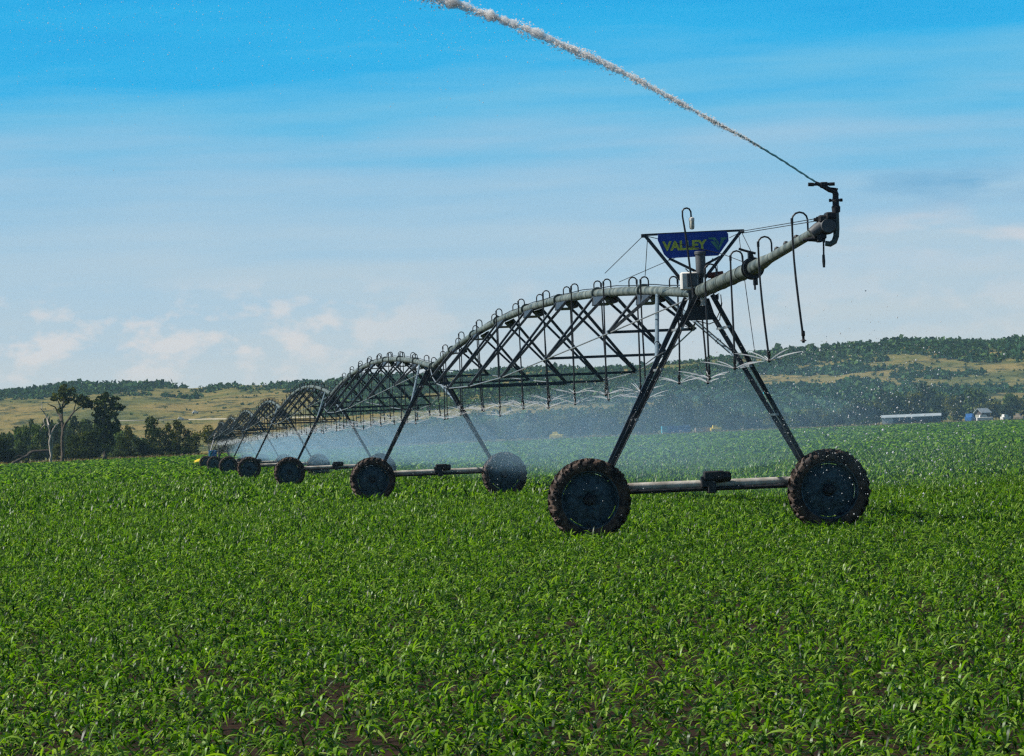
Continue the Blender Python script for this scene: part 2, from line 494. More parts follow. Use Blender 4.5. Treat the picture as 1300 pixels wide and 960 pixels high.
B = special_tree('cottonwood_tree', (132, 583),
    [(132, 502, 7, 4, 0), (128, 508, 10, 6, 0), (140, 509, 9, 6, 1), (120, 515, 9, 7, 0), (148, 515, 8, 5, 0), (154, 518, 5, 3, 0), (133, 520, 11, 7, 2), (122, 526, 8, 6, 0), (142, 526, 8, 6, 0), (130, 536, 10, 8, 1), (140, 546, 9, 9, 0), (148, 540, 6, 6, 0), (128, 552, 10, 12, 0), (136, 566, 9, 10, 0)],
    [([(132, 583), (132, 560), (131, 540), (133, 520), (133, 506)], (.38, .10)), ([(132, 545), (140, 532), (150, 520), (156, 518)], (.25, .04)), ([(131, 535), (124, 525), (118, 515)], (.22, .05))],
    M['leaf_dark'], DL, .55, 2.9, M['bark'])
tag(B, 'broad dark tree with drooping right limb, right of the forked tall tree', 'tree')
dead = special_tree('dead_tree', (64, 588), None,
    [([(65, 588), (64, 572), (63, 560), (63, 546), (61, 541), (57, 539)], (.22, .10)), ([(64, 556), (66, 548), (70, 541), (75, 537)], (.20, .08)), ([(62, 542), (60, 532, 1), (56, 524, 1), (53, 520), (53, 510)], (.14, .05)),
     ([(66, 570), (67, 562), (66, 555)], (.16, .1)), ([(57, 539), (53, 543), (50, 547)], (.09, .03)), ([(60, 532), (63, 528), (66, 524)], (.07, .03)), ([(56, 524), (52, 520), (49, 516)], (.06, .03)), ([(57, 539), (55, 535), (56, 531)], (.1, .05))],
    None, DL - 4, .4, 1, M['deadwood'])
tag(dead, 'bleached white dead tree trunk with broken forked branches', 'dead tree')
log = special_tree('fallen_tree', (30, 590), None,
    [([(8, 589), (20, 586), (32, 580), (40, 574), (50, 573), (66, 573)], (.28, .3)), ([(30, 590), (36, 584), (38, 576)], (.25, .12)), ([(14, 590), (22, 588), (26, 582), (24, 576)], (.15, .05)), ([(32, 580), (24, 578), (18, 581)], (.12, .04))],
    None, DL - 2, .4, 1, M['darkbark'])
tag(log, 'fallen dark tree lying arched in front of the field-edge bushes', 'fallen tree')

# ---- bushes and small trees along the near field edge (px, top, width, depth add, kind)
protoL = [make_tree(8, 7, 13, .5, M['leaf_dark'], 31, .10, 2.8), make_tree(8, 6, 12, .5, M['leaf_olive'], 32, .12, 2.5),
          make_tree(8, 8, 14, .55, M['leaf_blue'], 33, .08, 2.5), make_tree(8, 6.5, 10, .45, M['leaf_olive'], 34, .25, 1.7)]
M['leaf_f1'] = leafmat('belt_leaves_green', [(0, (.016, .040, .012)), (.5, (.055, .105, .026)), (1, (.15, .21, .045))], .25, .8, spec=.1)
M['leaf_f2'] = leafmat('belt_leaves_olive', [(0, (.024, .040, .012)), (.5, (.085, .11, .024)), (1, (.20, .21, .045))], .25, .8, spec=.1)
protoF = [make_tree(8, 8, 12, .75, M['leaf_f1'], 41, .08, 2.2), make_tree(8, 7, 11, .75, M['leaf_blue'], 42, .10, 2.2),
          make_tree(8, 9, 12, .8, M['leaf_f2'], 43, .08, 2.0), make_tree(8, 6, 9, .7, M['leaf_blue'], 44, .12, 2.2)]
used = set()


def place_tree(protos, k, px, top, wpx, D, label, group=None, cat='tree', sink=0.0):
    p = gpt(px, D); hpx = (584.6 - .04 * px) - top + (CAMZ - p.z) * F / D
    h = max(1.5, hpx * D / F); w = wpx * D / F
    src = protos[k]
    key = (id(protos), k)
    o = src if key not in used else copy_tree(src)
    used.add(key)
    o.location = p - Vector((0, 0, sink)); base_w = {0: 7, 1: 6, 2: 8, 3: 6.5}[k] if protos is protoL else {0: 8, 1: 7, 2: 9, 3: 6}[k]
    o.scale = (w / base_w, w / base_w, h / 8); o.rotation_euler = (0, 0, random.uniform(0, 6.28))
    tag(o, label, cat, group)
    return o


GL = 'bushes and small trees along the field edge'
left = [(2, 556, 34, 3, 0, 'dark bush at the left border of the field edge'), (20, 563, 24, 8, 2, 'bush behind the arched end of the fallen tree'), (-16, 548, 30, 4, 0, 'dark rounded tree at the far left border'),
        (42, 566, 18, 14, 2, 'low bush seen through the arch of the fallen tree'), (70, 566, 18, 5, 1, 'low bush at the foot of the dead tree'), (88, 555, 24, 2, 0, 'dark bush right of the tall forked trunk'),
        (100, 552, 26, 8, 1, 'olive bush between the two big trees'), (113, 548, 24, 1, 0, 'dense dark bush left of the broad dark tree'), (150, 556, 22, 2, 0, 'dark bush right of the broad dark tree'),
        (160, 541, 16, 3, 1, 'sunlit narrow tree just right of the broad dark tree'), (172, 560, 22, 1, 0, 'low bush before the gap in the tree row'),
        (187, 532, 24, 2, 0, 'tallest tree of the row right of the gap'), (199, 546, 20, 4, 0, 'dark tree right of the tallest tree in the row'), (211, 538, 16, 2, 1, 'olive pointed tree in the middle of the row'),
        (223, 534, 22, 3, 1, 'sunlit olive tree right of the pointed tree'), (233, 548, 18, 1, 0, 'dark small tree right of the sunlit olive tree'), (246, 552, 20, 3, 1, 'low olive bush near the farthest wheels'),
        (262, 537, 26, 6, 3, 'thin-crowned yellowish tree behind the farthest towers'), (280, 556, 24, 4, 0, 'bush behind the farthest towers'), (300, 562, 26, 6, 0, 'low dark bush seen between the far towers'),
        (181, 562, 16, 0, 2, 'small bush at the foot of the tallest tree in the row'), (216, 562, 18, 0, 0, 'low dark bush under the olive trees')]
for (px, top, w, dd, k, lab) in left:
    place_tree(protoL, k, px, top - 2, w * 1.3, float(edge_y((px - 650) / F * 700)) + 12 + dd, lab, GL)

GW = 'trees of the wood behind the left field edge'
for i in range(34):
    px = -20 + i * 6 + random.uniform(-3, 3)
    top = np.interp(px, [-30, 20, 50, 100, 130, 160, 185], [560, 536, 529, 527, 527, 542, 562]) + random.uniform(-1, 5)
    place_tree(protoF, [1, 3, 0][i % 3], px, top, random.uniform(18, 30), random.uniform(900, 1010), 'cool dark tree in the wood behind the dead trunk and big trees', GW)
GR = 'trees of the belt beyond the field'
for i in range(112):
    px = 330 + i * 9.0 + random.uniform(-5, 5)
    e = np.interp(px, [330, 430, 560, 640, 760, 830, 870, 905, 940, 1000, 1040, 1090, 1120, 1165, 1190, 1210, 1235, 1262, 1300], [18, 22, 30, 38, 42, 50, 62, 42, 28, 26, 34, 38, 44, 54, 42, 40, 50, 34, 44])
    top = 584.6 - .04 * px - e * random.uniform(.62, 1.05)
    D = max(float(edge_y((px - 650) / F * 1000)) + 48, 800) + random.uniform(0, 90)
    D = min(D, 1175)
    lab = 'tree in the hazy belt behind the spraying machine' if px < 1010 else 'tree in the belt behind the long low shed'
    place_tree(protoF, [0, 1, 2, 3, 1][i % 5], px, top, random.uniform(24, 42), D, lab, GR + (' right part' if px >= 1010 else ' middle part'))

# ---- woods on the hills
nS = 95000
Yc = rng.uniform(1230, 2720, nS); Xc = rng.uniform(-1, 1, nS) * (.165 * Yc + 60)
a = azpx(Xc, Yc); t = (Yc - HY0) / (HY1 - HY0)
nz = np.array([mnoise.fractal(Vector((x / 130, y / 230, 2.2)), 1.0, 2.0, 5) for x, y in zip(Xc, Yc)])
nzf = np.array([mnoise.noise(Vector((x / 30, y / 60, 7.7))) for x, y in zip(Xc, Yc)])
left_m = (a < 235) & (t > .83 + .16 * np.clip(a / 235, 0, 1) + .10 * nz)
thin_l = (a < 430) & (t > .86) & (nz > .04)
mid_m = (a > 400) & (a < 960) & (t > .66 + .2 * nz)
right_m = (a >= 900) & (t > .72 - .36 * nz) & ~((a > 1215) & (t > .86) & (nz < .1))
mid_low = (a > 400) & (t < .72) & (nz > .03)
right_low = (a > 880) & (t < .75) & (nz > -.04)
scat = (rng.uniform(size=nS) < np.where(a > 300, .09, .03))
main_m = (left_m | thin_l | mid_m | right_m | mid_low | right_low)
keep = (left_m | thin_l | mid_m | right_m | mid_low | right_low | scat) & ((nzf > -.45) | left_m)
keep &= rng.uniform(size=nS) < np.where(left_m | right_m | mid_m, .52, .36)
small = ~main_m[keep]
Xc, Yc, t = Xc[keep], Yc[keep], t[keep]; Zc = hz(Xc, Yc)
nk = len(Xc); K = 13
rad = np.where(small, rng.uniform(.5, 1.3, nk), rng.uniform(1.3, 3.2, nk) * (1 + .9 * np.clip(nzf[keep], -.3, .5)))
d = rng.normal(size=(nk, K, 3)); d /= np.linalg.norm(d, axis=2)[:, :, None]; d[:, :, 2] = np.abs(d[:, :, 2]) * 1.05
P = np.stack([Xc, Yc, Zc], -1)[:, None, :] + d * (rad[:, None] * rng.uniform(.4, 1.05, (nk, K)))[:, :, None]
V, Q = rand_quads(P.reshape(-1, 3), np.repeat(rad * .95, K))
wood = np_mesh('hillside_woodland', V, Q, M['scrub'])
tag(wood, 'dark green woodland and scrub spread over the far hills', 'woodland', kind='stuff')
print('hill scrubs', nk)

# ------------------------------------------------------------------ crop
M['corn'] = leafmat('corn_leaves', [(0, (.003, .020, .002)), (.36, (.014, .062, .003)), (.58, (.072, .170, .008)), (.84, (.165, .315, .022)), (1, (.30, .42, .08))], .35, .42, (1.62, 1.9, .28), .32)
WPROF = np.array([.55, 1.0, .95, .6, .06])


def leaves(bx, by, bz, L, nseg, len_r, wid_r, al_r, dr_r, h0_r):
    n = len(bx); N = n * L
    x = np.repeat(bx, L); y = np.repeat(by, L); z = np.repeat(bz, L)
    az = rng.uniform(0, 2 * np.pi, N)
    ln = rng.uniform(*len_r, N); wd = rng.uniform(*wid_r, N); al = np.radians(rng.uniform(*al_r, N)); dr = rng.uniform(*dr_r, N); h0 = rng.uniform(*h0_r, N)
    plant_s = np.repeat(rng.uniform(.7, 1.15, n), L); ln *= plant_s; h0 *= plant_s
    s = np.linspace(0, 1, nseg + 1)[None, :]
    rr = ln[:, None] * (s * np.cos(al)[:, None] + .25 * s * s * dr[:, None])
    zz = h0[:, None] + ln[:, None] * (s * np.sin(al)[:, None] - dr[:, None] * s * s)
    ca, sa = np.cos(az)[:, None], np.sin(az)[:, None]
    w = (wd[:, None] * np.interp(s, np.linspace(0, 1, 5), WPROF)) / 2
    tw = rng.uniform(-1.0, 1.0, N)[:, None] * s + rng.uniform(-.3, .3, N)[:, None]
    cx, cy, cz = x[:, None] + rr * ca, y[:, None] + rr * sa, z[:, None] + np.maximum(zz, .015)
    ox, oy, oz = -sa * w * np.cos(tw), ca * w * np.cos(tw), w * np.sin(tw)
    A_ = np.stack([cx - ox, cy - oy, cz - oz], -1); B_ = np.stack([cx + ox, cy + oy, cz + oz], -1)
    V = np.stack([A_, B_], 2).reshape(-1, 3)
    base = (np.arange(N) * (nseg + 1) * 2)[:, None] + (np.arange(nseg) * 2)[None, :]
    Q = np.stack([base, base + 1, base + 3, base + 2], -1).reshape(-1, 4)
    return V, Q


def scatter(y0, y1, dens, k=.172, pad=1.6):
    area = k * (y1 ** 2 - y0 ** 2) + 2 * pad * (y1 - y0); n = int(area * dens)
    y = rng.uniform(0, 1, n * 2) * (y1 - y0) + y0
    wmax = k * y1 + pad; keepm = rng.uniform(size=n * 2) < (k * y + pad) / wmax
    y = y[keepm][:n]; x = rng.uniform(-1, 1, len(y)) * (k * y + pad)
    return x, y


Vs, Qs, off = [], [], 0


def addc(V, Q):
    global off
    Vs.append(V); Qs.append(Q + off); off += len(V)


def gaps(x, y, thr, sc_=1.3):
    n_ = np.array([mnoise.noise(Vector((a_ / sc_, b_ / (sc_ * 1.6), 0.5))) for a_, b_ in zip(x, y)])
    return n_ > thr


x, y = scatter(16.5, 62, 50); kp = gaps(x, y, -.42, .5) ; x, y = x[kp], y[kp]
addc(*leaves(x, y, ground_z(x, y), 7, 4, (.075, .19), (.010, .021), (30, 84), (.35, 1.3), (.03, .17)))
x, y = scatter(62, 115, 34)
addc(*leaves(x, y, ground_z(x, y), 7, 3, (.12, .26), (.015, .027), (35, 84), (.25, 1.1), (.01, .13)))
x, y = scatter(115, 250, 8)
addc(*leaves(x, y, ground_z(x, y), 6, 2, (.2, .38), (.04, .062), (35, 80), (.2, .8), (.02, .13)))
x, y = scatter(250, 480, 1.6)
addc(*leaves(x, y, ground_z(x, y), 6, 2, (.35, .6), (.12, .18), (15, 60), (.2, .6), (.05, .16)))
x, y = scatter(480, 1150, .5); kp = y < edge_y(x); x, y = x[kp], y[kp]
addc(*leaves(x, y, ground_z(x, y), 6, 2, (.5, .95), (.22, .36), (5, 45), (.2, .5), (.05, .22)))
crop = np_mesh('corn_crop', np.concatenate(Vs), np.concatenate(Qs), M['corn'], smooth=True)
tag(crop, 'dense young green corn crop covering the field', 'corn crop', kind='stuff')
print('crop quads', sum(len(q) for q in Qs))

# verge grass and weeds beyond the crop
n = 26000; x = rng.uniform(-190, 230, n); y = edge_y(x) + rng.uniform(.5, 26, n)
V, Q = leaves(x, y, ground_z(x, y), 3, 1, (.4, 1.0), (.25, .5), (50, 85), (.1, .5), (0, .1))
M['weeds'] = leafmat('dry_weeds', [(0, (.05, .06, .018)), (.5, (.13, .12, .045)), (1, (.26, .20, .10))], .3)
tag(np_mesh('rough_grass', V, Q, M['weeds']), 'rough dry grass and weeds along the far field edge', 'grass', kind='stuff')

# ------------------------------------------------------------------ centre pivot machine
vp = ray(141, 579); dv = Vector((vp.x, vp.y, 0)).normalized()
pv = Vector((dv.y, -dv.x, 0))
mid = EYE + ray(897.75, 629.8) * D1
T1 = Vector((mid.x, mid.y, 0))
SP = 54.9
rot = Matrix((pv, dv, Vector((0, 0, 1)))).transposed()
root = empty('center_pivot_irrigator', T1, rot)
tag(root, 'long wheeled irrigation machine of arched truss spans spraying the green field', 'irrigation machine')
root_inv = (Matrix.Translation(T1) @ rot.to_4x4()).inverted()


def to_local(p): return root_inv @ p


def Lp(px, py, y=0.0):              # picture point on the plane local y = const, in machine coordinates
    r_ = ray(px, py); o = to_local(EYE); dd = to_local(EYE + r_) - o
    k = (y - o.y) / dd.y; return o + dd * k


def proj(p):                        # world -> picture
    v = p - EYE; z = v.dot(f_); return 650 + F * v.dot(cr) / z, 480 - F * v.dot(cu) / z


# tower positions in machine coordinates (slight bow of the far towers)
targets = {2: 367.3, 3: 316, 4: 289.7, 5: 272.5, 6: 261.7}
towers = []
for i in range(8):
    base = Vector((0, SP * i, 0)); sh = 0
    if i in targets:
        for _ in range(20):
            wpt = root_inv.inverted() @ (base + Vector((sh - 1.95, 0, .665)))
            px, _y = proj(wpt); sh += (targets[i] - px) * (wpt.y / F)
    if i == 7: sh = towers[-1].x + .75
    towers.append(base + Vector((sh, 0, 0)))
print('towers', [tuple(round(c, 2) for c in t) for t in towers], 'D1', D1, 'camz', CAMZ)
for t_ in towers[:3]: print(proj(root_inv.inverted() @ (t_ + Vector((0, 0, 3.95)))))

X, Y, Z = Vector((1, 0, 0)), Vector((0, 1, 0)), Vector((0, 0, 1))
TR, TW = .665, .30


# wheel prototype: axis along local y
def make_wheel():
    m_ = MB()      # disc
    prof = [(.0, .03), (.10, .03), (.13, .05), (.22, .045), (.33, .01), (.422, -.01)]
    m_.lathe(prof, (0, 0, 0), -Y, X, 40); m_.lathe([(r, h - .012) for r, h in prof], (0, 0, 0), -Y, X, 40)
    # slotted outer ring of the disc: four bridges and rim barrel
    for k in range(4):
        a0 = math.radians(90 * k + 20 + 34); a1 = math.radians(90 * (k + 1) + 20)
        n = 10; ring = []
        for j in range(n + 1):
            a_ = a0 + (a1 - a0) * j / n
            ring.append((math.cos(a_), math.sin(a_)))
        vs, fs = [], []
        for (cx, cz) in ring:
            vs += [(cx * .422, .010, cz * .422), (cx * .445, -.02, cz * .445), (cx * .422, .024, cz * .422), (cx * .445, -.006, cz * .445)]
        for j in range(n):
            q = j * 4; fs += [(q, q + 1, q + 5, q + 4), (q + 2, q + 6, q + 7, q + 3)]
        m_.add(vs, fs)
    rimp = [(.47, -.13), (.445, -.12), (.44, -.05), (.43, .0), (.44, .05), (.445, .12), (.47, .13), (.48, .13), (.455, .0), (.48, -.13)]
    m_.lathe(rimp, (0, 0, 0), Y, X, 48, closed=True)
    w = m_.build('wheel', M['rim'], None, 40)
    t_ = MB()
    tp = [(.46, -.125), (.50, -.15), (.56, -.155), (.60, -.14), (.625, -.10), (.632, 0), (.625, .10), (.60, .14), (.56, .155), (.50, .15), (.46, .125)]
    t_.lathe(tp, (0, 0, 0), Y, X, 56, closed=True)
    NL = 24
    for side in (-1, 1):
        for k in range(NL):
            a0 = 2 * math.pi * (k + (0 if side < 0 else .5)) / NL
            pts = []
            for s_ in range(5):      # lug swept from centre line to shoulder
                q = s_ / 4; a_ = a0 + .16 * q * 1.0
                yy = side * (.012 + .140 * q); rr = .668 - .028 * q ** 3
                if s_ == 4: yy = side * .158; rr = .615
                pts.append((a_, yy, rr))
            vs, fs = [], []
            wa = .030
            for (a_, yy, rr) in pts:
                for (da, r2) in ((-wa * 1.35, .60 if rr > .62 else .555), (-wa, rr), (wa, rr), (wa * 1.35, .60 if rr > .62 else .555)):
                    vs.append((math.cos(a_ + da) * r2, yy, math.sin(a_ + da) * r2))
            for j in range(4):
                q = j * 4
                fs += [(q, q + 4, q + 5, q + 1), (q + 1, q + 5, q + 6, q + 2), (q + 2, q + 6, q + 7, q + 3)]
            fs += [(0, 1, 2, 3), (16, 19, 18, 17)]
            t_.add(vs, fs)
    rngl = random.Random(3)           # mud clods caught between the lugs
    for k in range(130):
        a_ = rngl.uniform(0, 6.283); yy = rngl.uniform(-.15, .15); rr = rngl.uniform(.615, .645); s_ = rngl.uniform(.012, .035)
        c = Vector((math.cos(a_) * rr, yy, math.sin(a_) * rr))
        ax_ = (Vector((math.cos(a_ + s_ * 9), .3, math.sin(a_ + s_ * 9))).normalized(),)
        e1 = ax_[0]; e2 = e1.cross(Y).normalized(); e3 = e1.cross(e2)
        t_.box(c, (s_, s_ * .8, s_ * .6), (e1, e2, e3))
    t_.build('tyre', M['rubber'], w, 35)
    h_ = MB()
    h_.lathe([(0, .13), (.05, .13), (.06, .11), (.085, .10), (.095, .03), (.12, .02), (.12, -.05)], (0, 0, 0), -Y, X, 20)
    for k in range(8):
        a_ = 2 * math.pi * k / 8; c = Vector((math.cos(a_) * .155, -.055, math.sin(a_) * .155))
        h_.lathe([(0, .02), (.014, .02), (.014, -.02)], c, -Y, X, 6)
    h_.build('hub', M['darkmetal'], w, 40)
    return w


wheel0 = make_wheel()
wheel0.parent = root
nw = 0


def place_wheel(p, a):
    global nw
    w = wheel0 if nw == 0 else copy_tree(wheel0, root); nw += 1
    w.scale = (1.005,) * 3; w.location = p; w.rotation_euler = (0, a, 0)
    return w


# drive tower prototype (origin on the ground between the wheels)
TOPZ = 3.88
def make_tower():
    m_ = MB()
    # gusset plates and saddle under the pipe
    for yy in (-.16, .15):
        m_.prism([(-.24, yy, 3.52), (.24, yy, 3.52), (.14, yy, 3.86), (-.14, yy, 3.86)], (0, .012, 0))
    m_.box((0, 0, 3.70), (.10, .14, .012)); m_.box((0, 0, 3.84), (.12, .30, .012))
    m_.box((0, .02, 3.60), (.012, .13, .07))
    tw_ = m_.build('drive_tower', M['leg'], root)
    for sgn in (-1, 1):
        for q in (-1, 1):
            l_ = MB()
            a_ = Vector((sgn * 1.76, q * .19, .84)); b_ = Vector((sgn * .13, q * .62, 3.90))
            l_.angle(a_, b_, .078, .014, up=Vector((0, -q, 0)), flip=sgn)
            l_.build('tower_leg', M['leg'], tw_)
        c_ = MB()
        for zf in (.36, .62, .83):        # cross ties between the paired legs
            a_ = Vector((sgn * 1.76, -.19, .84)).lerp(Vector((sgn * .13, -.62, 3.90)), zf); b_ = Vector((sgn * 1.76, .19, .84)).lerp(Vector((sgn * .13, .62, 3.90)), zf)
            c_.beam(a_ + Vector((-sgn * .03, -.05, 0)), b_ + Vector((-sgn * .03, .05, 0)), .05, .035)
        c_.build('leg_tie', M['rod'], tw_)
        # strut from pipe to leg
        s_ = MB()
        a_ = Vector((sgn * 1.76, .19, .84)).lerp(Vector((sgn * .13, .62, 3.90)), .67)
        s_.tube([a_, Vector((sgn * .06, 4.6, 4.10))], .034, 10)
        s_.lathe([(.048, 0), (.048, .06)], a_.lerp(Vector((sgn * .06, 4.6, 4.10)), .25), (Vector((sgn * .06, 4.6, 4.10)) - a_).normalized(), X, 10)
        s_.build('brace_strut', M['strut'], tw_, 40)
    b_ = MB()
    b_.tube([(-1.84, 0, .865), (0, 0, .865), (1.84, 0, .865)], .062, 20)
    for sgn in (-1, 1):
        b_.box((sgn * 1.95, -.02, .72), (.10, .09, .20)); b_.lathe([(0, .15), (.06, .15), (.075, .05), (.12, .04), (.12, -.06), (0, -.06)], (sgn * 1.95, -.02, .665), -Y, X, 16)
        b_.box((sgn * 1.72, 0, .86), (.09, .18, .065))
    b_.build('base_beam', M['beam'], tw_, 30)
    d_ = MB()
    d_.tube([(-1.85, -.075, .785), (1.85, -.075, .785)], .026, 10)
    for xx in (-1.2, -.5, .5, 1.2): d_.lathe([(.026, -.05), (.04, -.05), (.04, .05), (.026, .05)], (xx, -.075, .785), X, Y, 12)
    d_.box((0, -.02, .768), (1.8, .045, .022))
    d_.build('drive_shaft', M['darkmetal'], tw_, 40)
    g_ = MB()
    g_.bbox((.06, -.10, .84), (.07, .10, .13), .015); g_.bbox((.10, -.13, .99), (.17, .085, .08), .02)
    g_.lathe([(0, .20), (.06, .20), (.085, .17), (.085, -.12), (0, -.12)], (.18, -.13, .97), X, Z, 16)
    for k in range(6): g_.lathe([(.085, -.006), (.097, -.006), (.097, .006), (.085, .006)], (.10 + .03 * k, -.13, .97), X, Z, 16)
    g_.bbox((-.05, -.12, .90), (.06, .06, .09), .01)
    g_.build('gear_motor', M['darkmetal'], tw_, 40)
    k_ = MB()         # loose cables below the apex and down a leg
    k_.tube([(-.30, -.25, 3.75), (-.36, -.30, 3.45), (-.20, -.32, 3.38), (-.10, -.30, 3.50), (.10, -.30, 3.44), (.28, -.28, 3.50), (.34, -.2, 3.78)], .009, 6)
    pts = [Vector((-.25, -.40, 3.6)).lerp(Vector((-1.72, -.16, 1.0)), i / 8) + Vector((.05 * math.sin(i * 2.1), 0, 0)) for i in range(9)]
    k_.tube(pts, .008, 6)
    k_.build('cable', M['black'], tw_, 60)
    return tw_


tower0 = make_tower()
for i in range(7):
    tw_ = tower0 if i == 0 else copy_tree(tower0, root)
    d_i = (towers[i + 1] - towers[i]); ang = math.atan2(-d_i.x, d_i.y)
    tw_.location = towers[i]; tw_.rotation_euler = (0, 0, ang)
    for sgn in (-1, 1):
        place_wheel(towers[i] + Vector((sgn * 1.95, -.26, TR + .02)), random.uniform(0, 6.28) if i else (R(68) if sgn < 0 else R(40)))


# span prototype: from a tower (0,0) outwards to (0, SP)
def hp(u): return 3.95 + .72 * 4 * u * (1 - u)


TVS = [.083 + .1033 * k for k in range(8)]
UV = [(.09 + .10 * k) / .826 for k in range(7)]
AV = [.74, 1.16, 1.40, 1.5, 1.42, 1.18, .76]
ZV = [3.54, 3.25, 3.03, 2.96, 3.02, 3.24, 3.52]
PR = .084


def make_span():
    p_ = MB()
    n = 40; pts = [Vector((0, SP * i / n, hp(i / n))) for i in range(n + 1)]
    p_.tube(pts, PR, 18)
    fl = MB()
    for u in [0.006] + [.125 * k for k in range(1, 8)] + [.994]:
        c = Vector((0, SP * u, hp(u))); t_ = Vector((0, SP, 2.88 * (1 - 2 * u))).normalized()
        fl.lathe([(PR - .004, -.02), (PR + .045, -.02), (PR + .045, .02), (PR - .004, .02)], c, t_, X, 18)
        for k in range(6):
            a_ = k * 1.047; fl.box(c + Vector((math.cos(a_) * (PR + .028), 0, math.sin(a_) * (PR + .028))), (.012, .04, .012))
    sp = p_.build('water_pipe', M['galv'], root, 40)
    fl.build('pipe_flange', M['galv'], sp, 40)
    # cable clipped on top of the pipe
    c_ = MB(); c_.tube([p + Vector((.03, 0, PR + .025 + .01 * math.sin(i * 1.7))) for i, p in enumerate(pts)], .010, 5)
    c_.build('power_cable', M['black'], sp, 60)
    # truss: narrow V pairs with cross bars and gussets
    for k, u in enumerate(UV):
        t_ = MB()
        y0 = SP * u; a_, z_ = AV[k], ZV[k]
        for sgn in (-1, 1):
            for q in (-1, 1):
                up = Vector((sgn, 0, 0))
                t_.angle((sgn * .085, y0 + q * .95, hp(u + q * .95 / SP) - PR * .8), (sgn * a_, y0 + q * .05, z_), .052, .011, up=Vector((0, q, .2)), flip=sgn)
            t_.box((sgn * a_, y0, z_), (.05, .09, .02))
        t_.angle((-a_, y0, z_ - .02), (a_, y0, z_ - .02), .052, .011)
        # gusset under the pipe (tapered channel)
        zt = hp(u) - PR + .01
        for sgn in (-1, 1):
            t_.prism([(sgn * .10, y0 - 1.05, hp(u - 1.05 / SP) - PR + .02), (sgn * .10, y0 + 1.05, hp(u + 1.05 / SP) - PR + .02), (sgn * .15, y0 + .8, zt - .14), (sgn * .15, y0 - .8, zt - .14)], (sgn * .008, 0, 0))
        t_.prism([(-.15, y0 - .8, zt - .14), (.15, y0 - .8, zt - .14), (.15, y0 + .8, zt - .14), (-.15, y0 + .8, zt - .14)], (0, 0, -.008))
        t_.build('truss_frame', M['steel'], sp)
    for sgn in (-1, 1):
        r_ = MB()
        pts_ = [Vector((sgn * .12, .35, 3.88))] + [Vector((sgn * AV[k], SP * UV[k], ZV[k] - .02)) for k in range(7)] + [Vector((sgn * .12, SP - .35, 3.88))]
        for a_, b_ in zip(pts_[:-1], pts_[1:]): r_.tube([a_, b_], .0135, 8)
        for p in pts_[1:-1]: r_.tube([p + Vector((0, -.06, 0)), p + Vector((0, .06, 0))], .028, 8)
        r_.build('truss_rod', M['rod'], sp, 40)
    return sp


span0 = make_span()
angs = []
for i in range(7):
    s_ = span0 if i == 0 else copy_tree(span0, root)
    d_i = (towers[i + 1] - towers[i]); ang = math.atan2(-d_i.x, d_i.y); angs.append(ang)
    s_.location = towers[i]; s_.rotation_euler = (0, 0, ang)

# ---- overhang boom
o = None
BL = 12.6
def hb(y): return float(np.interp(-y, [0, 5.7, 12.7], [3.97, 4.10, 4.42]))
bp = MB(); bp.tube([(0, .2, 3.96), (0, -.5, hb(-.5)), (0, -2.8, hb(-2.8)), (0, -5.6, hb(-5.6))], [.108, .112, .112, .110], 22)
bp.tube([(0, -5.7, hb(-5.7)), (0, -6.6, hb(-6.6)), (0, -7.2, hb(-7.2)), (0, -12.1, hb(-12.1))], [.105, .095, .072, .062], 20)
boom = bp.build('boom_pipe', M['galv'], root, 40)
bf = MB()
bd = Vector((0, -1, .03)).normalized()
for yy, rr in ((-5.58, .112), (-5.72, .105)):
    bf.lathe([(rr - .01, -.02), (rr + .055, -.02), (rr + .055, .02), (rr - .01, .02)], (0, yy, hb(yy)), bd, X, 22)
bf.build('pipe_flange', M['darkmetal'], boom, 40)
for yy in (-.6, -1.5, -2.6, -3.6, -4.6):
    bf = MB(); bf.lathe([(.112, -.012), (.119, -.012), (.119, .012), (.112, .012)], (0, yy, hb(yy)), bd, X, 22); bf.build('pipe_band', M['galv'], boom, 40)
bf = MB()
# hooks and clamps at the flange, studs on top
bf.box((-.03, -5.65, hb(-5.65) + .19), (.035, .05, .06)); bf.tube([(-.20, -5.65, hb(-5.65) + .30), (-.12, -5.65, hb(-5.65) + .27), (-.02, -5.65, hb(-5.65) + .24), (.05, -5.65, hb(-5.65) + .22)], .018, 8); bf.build('cable_hook', M['darkmetal'], boom, 40)
bf = MB()
bf.box((.03, -5.65, hb(-5.65) - .20), (.03, .05, .05)); bf.tube([(.02, -5.65, hb(-5.65) - .12), (.02, -5.65, hb(-5.65) - .32)], .016, 8)
bf.build('drain_plug', M['darkmetal'], boom, 40)
for yy in (-7.9, -8.7, -9.6):
    bf = MB(); bf.lathe([(0, .05), (.03, .04), (.045, 0), (.04, -.02), (0, -.02)], (0, yy, hb(yy) + .06), Z, X, 10); bf.build('pipe_stud', M['darkmetal'], boom, 40)


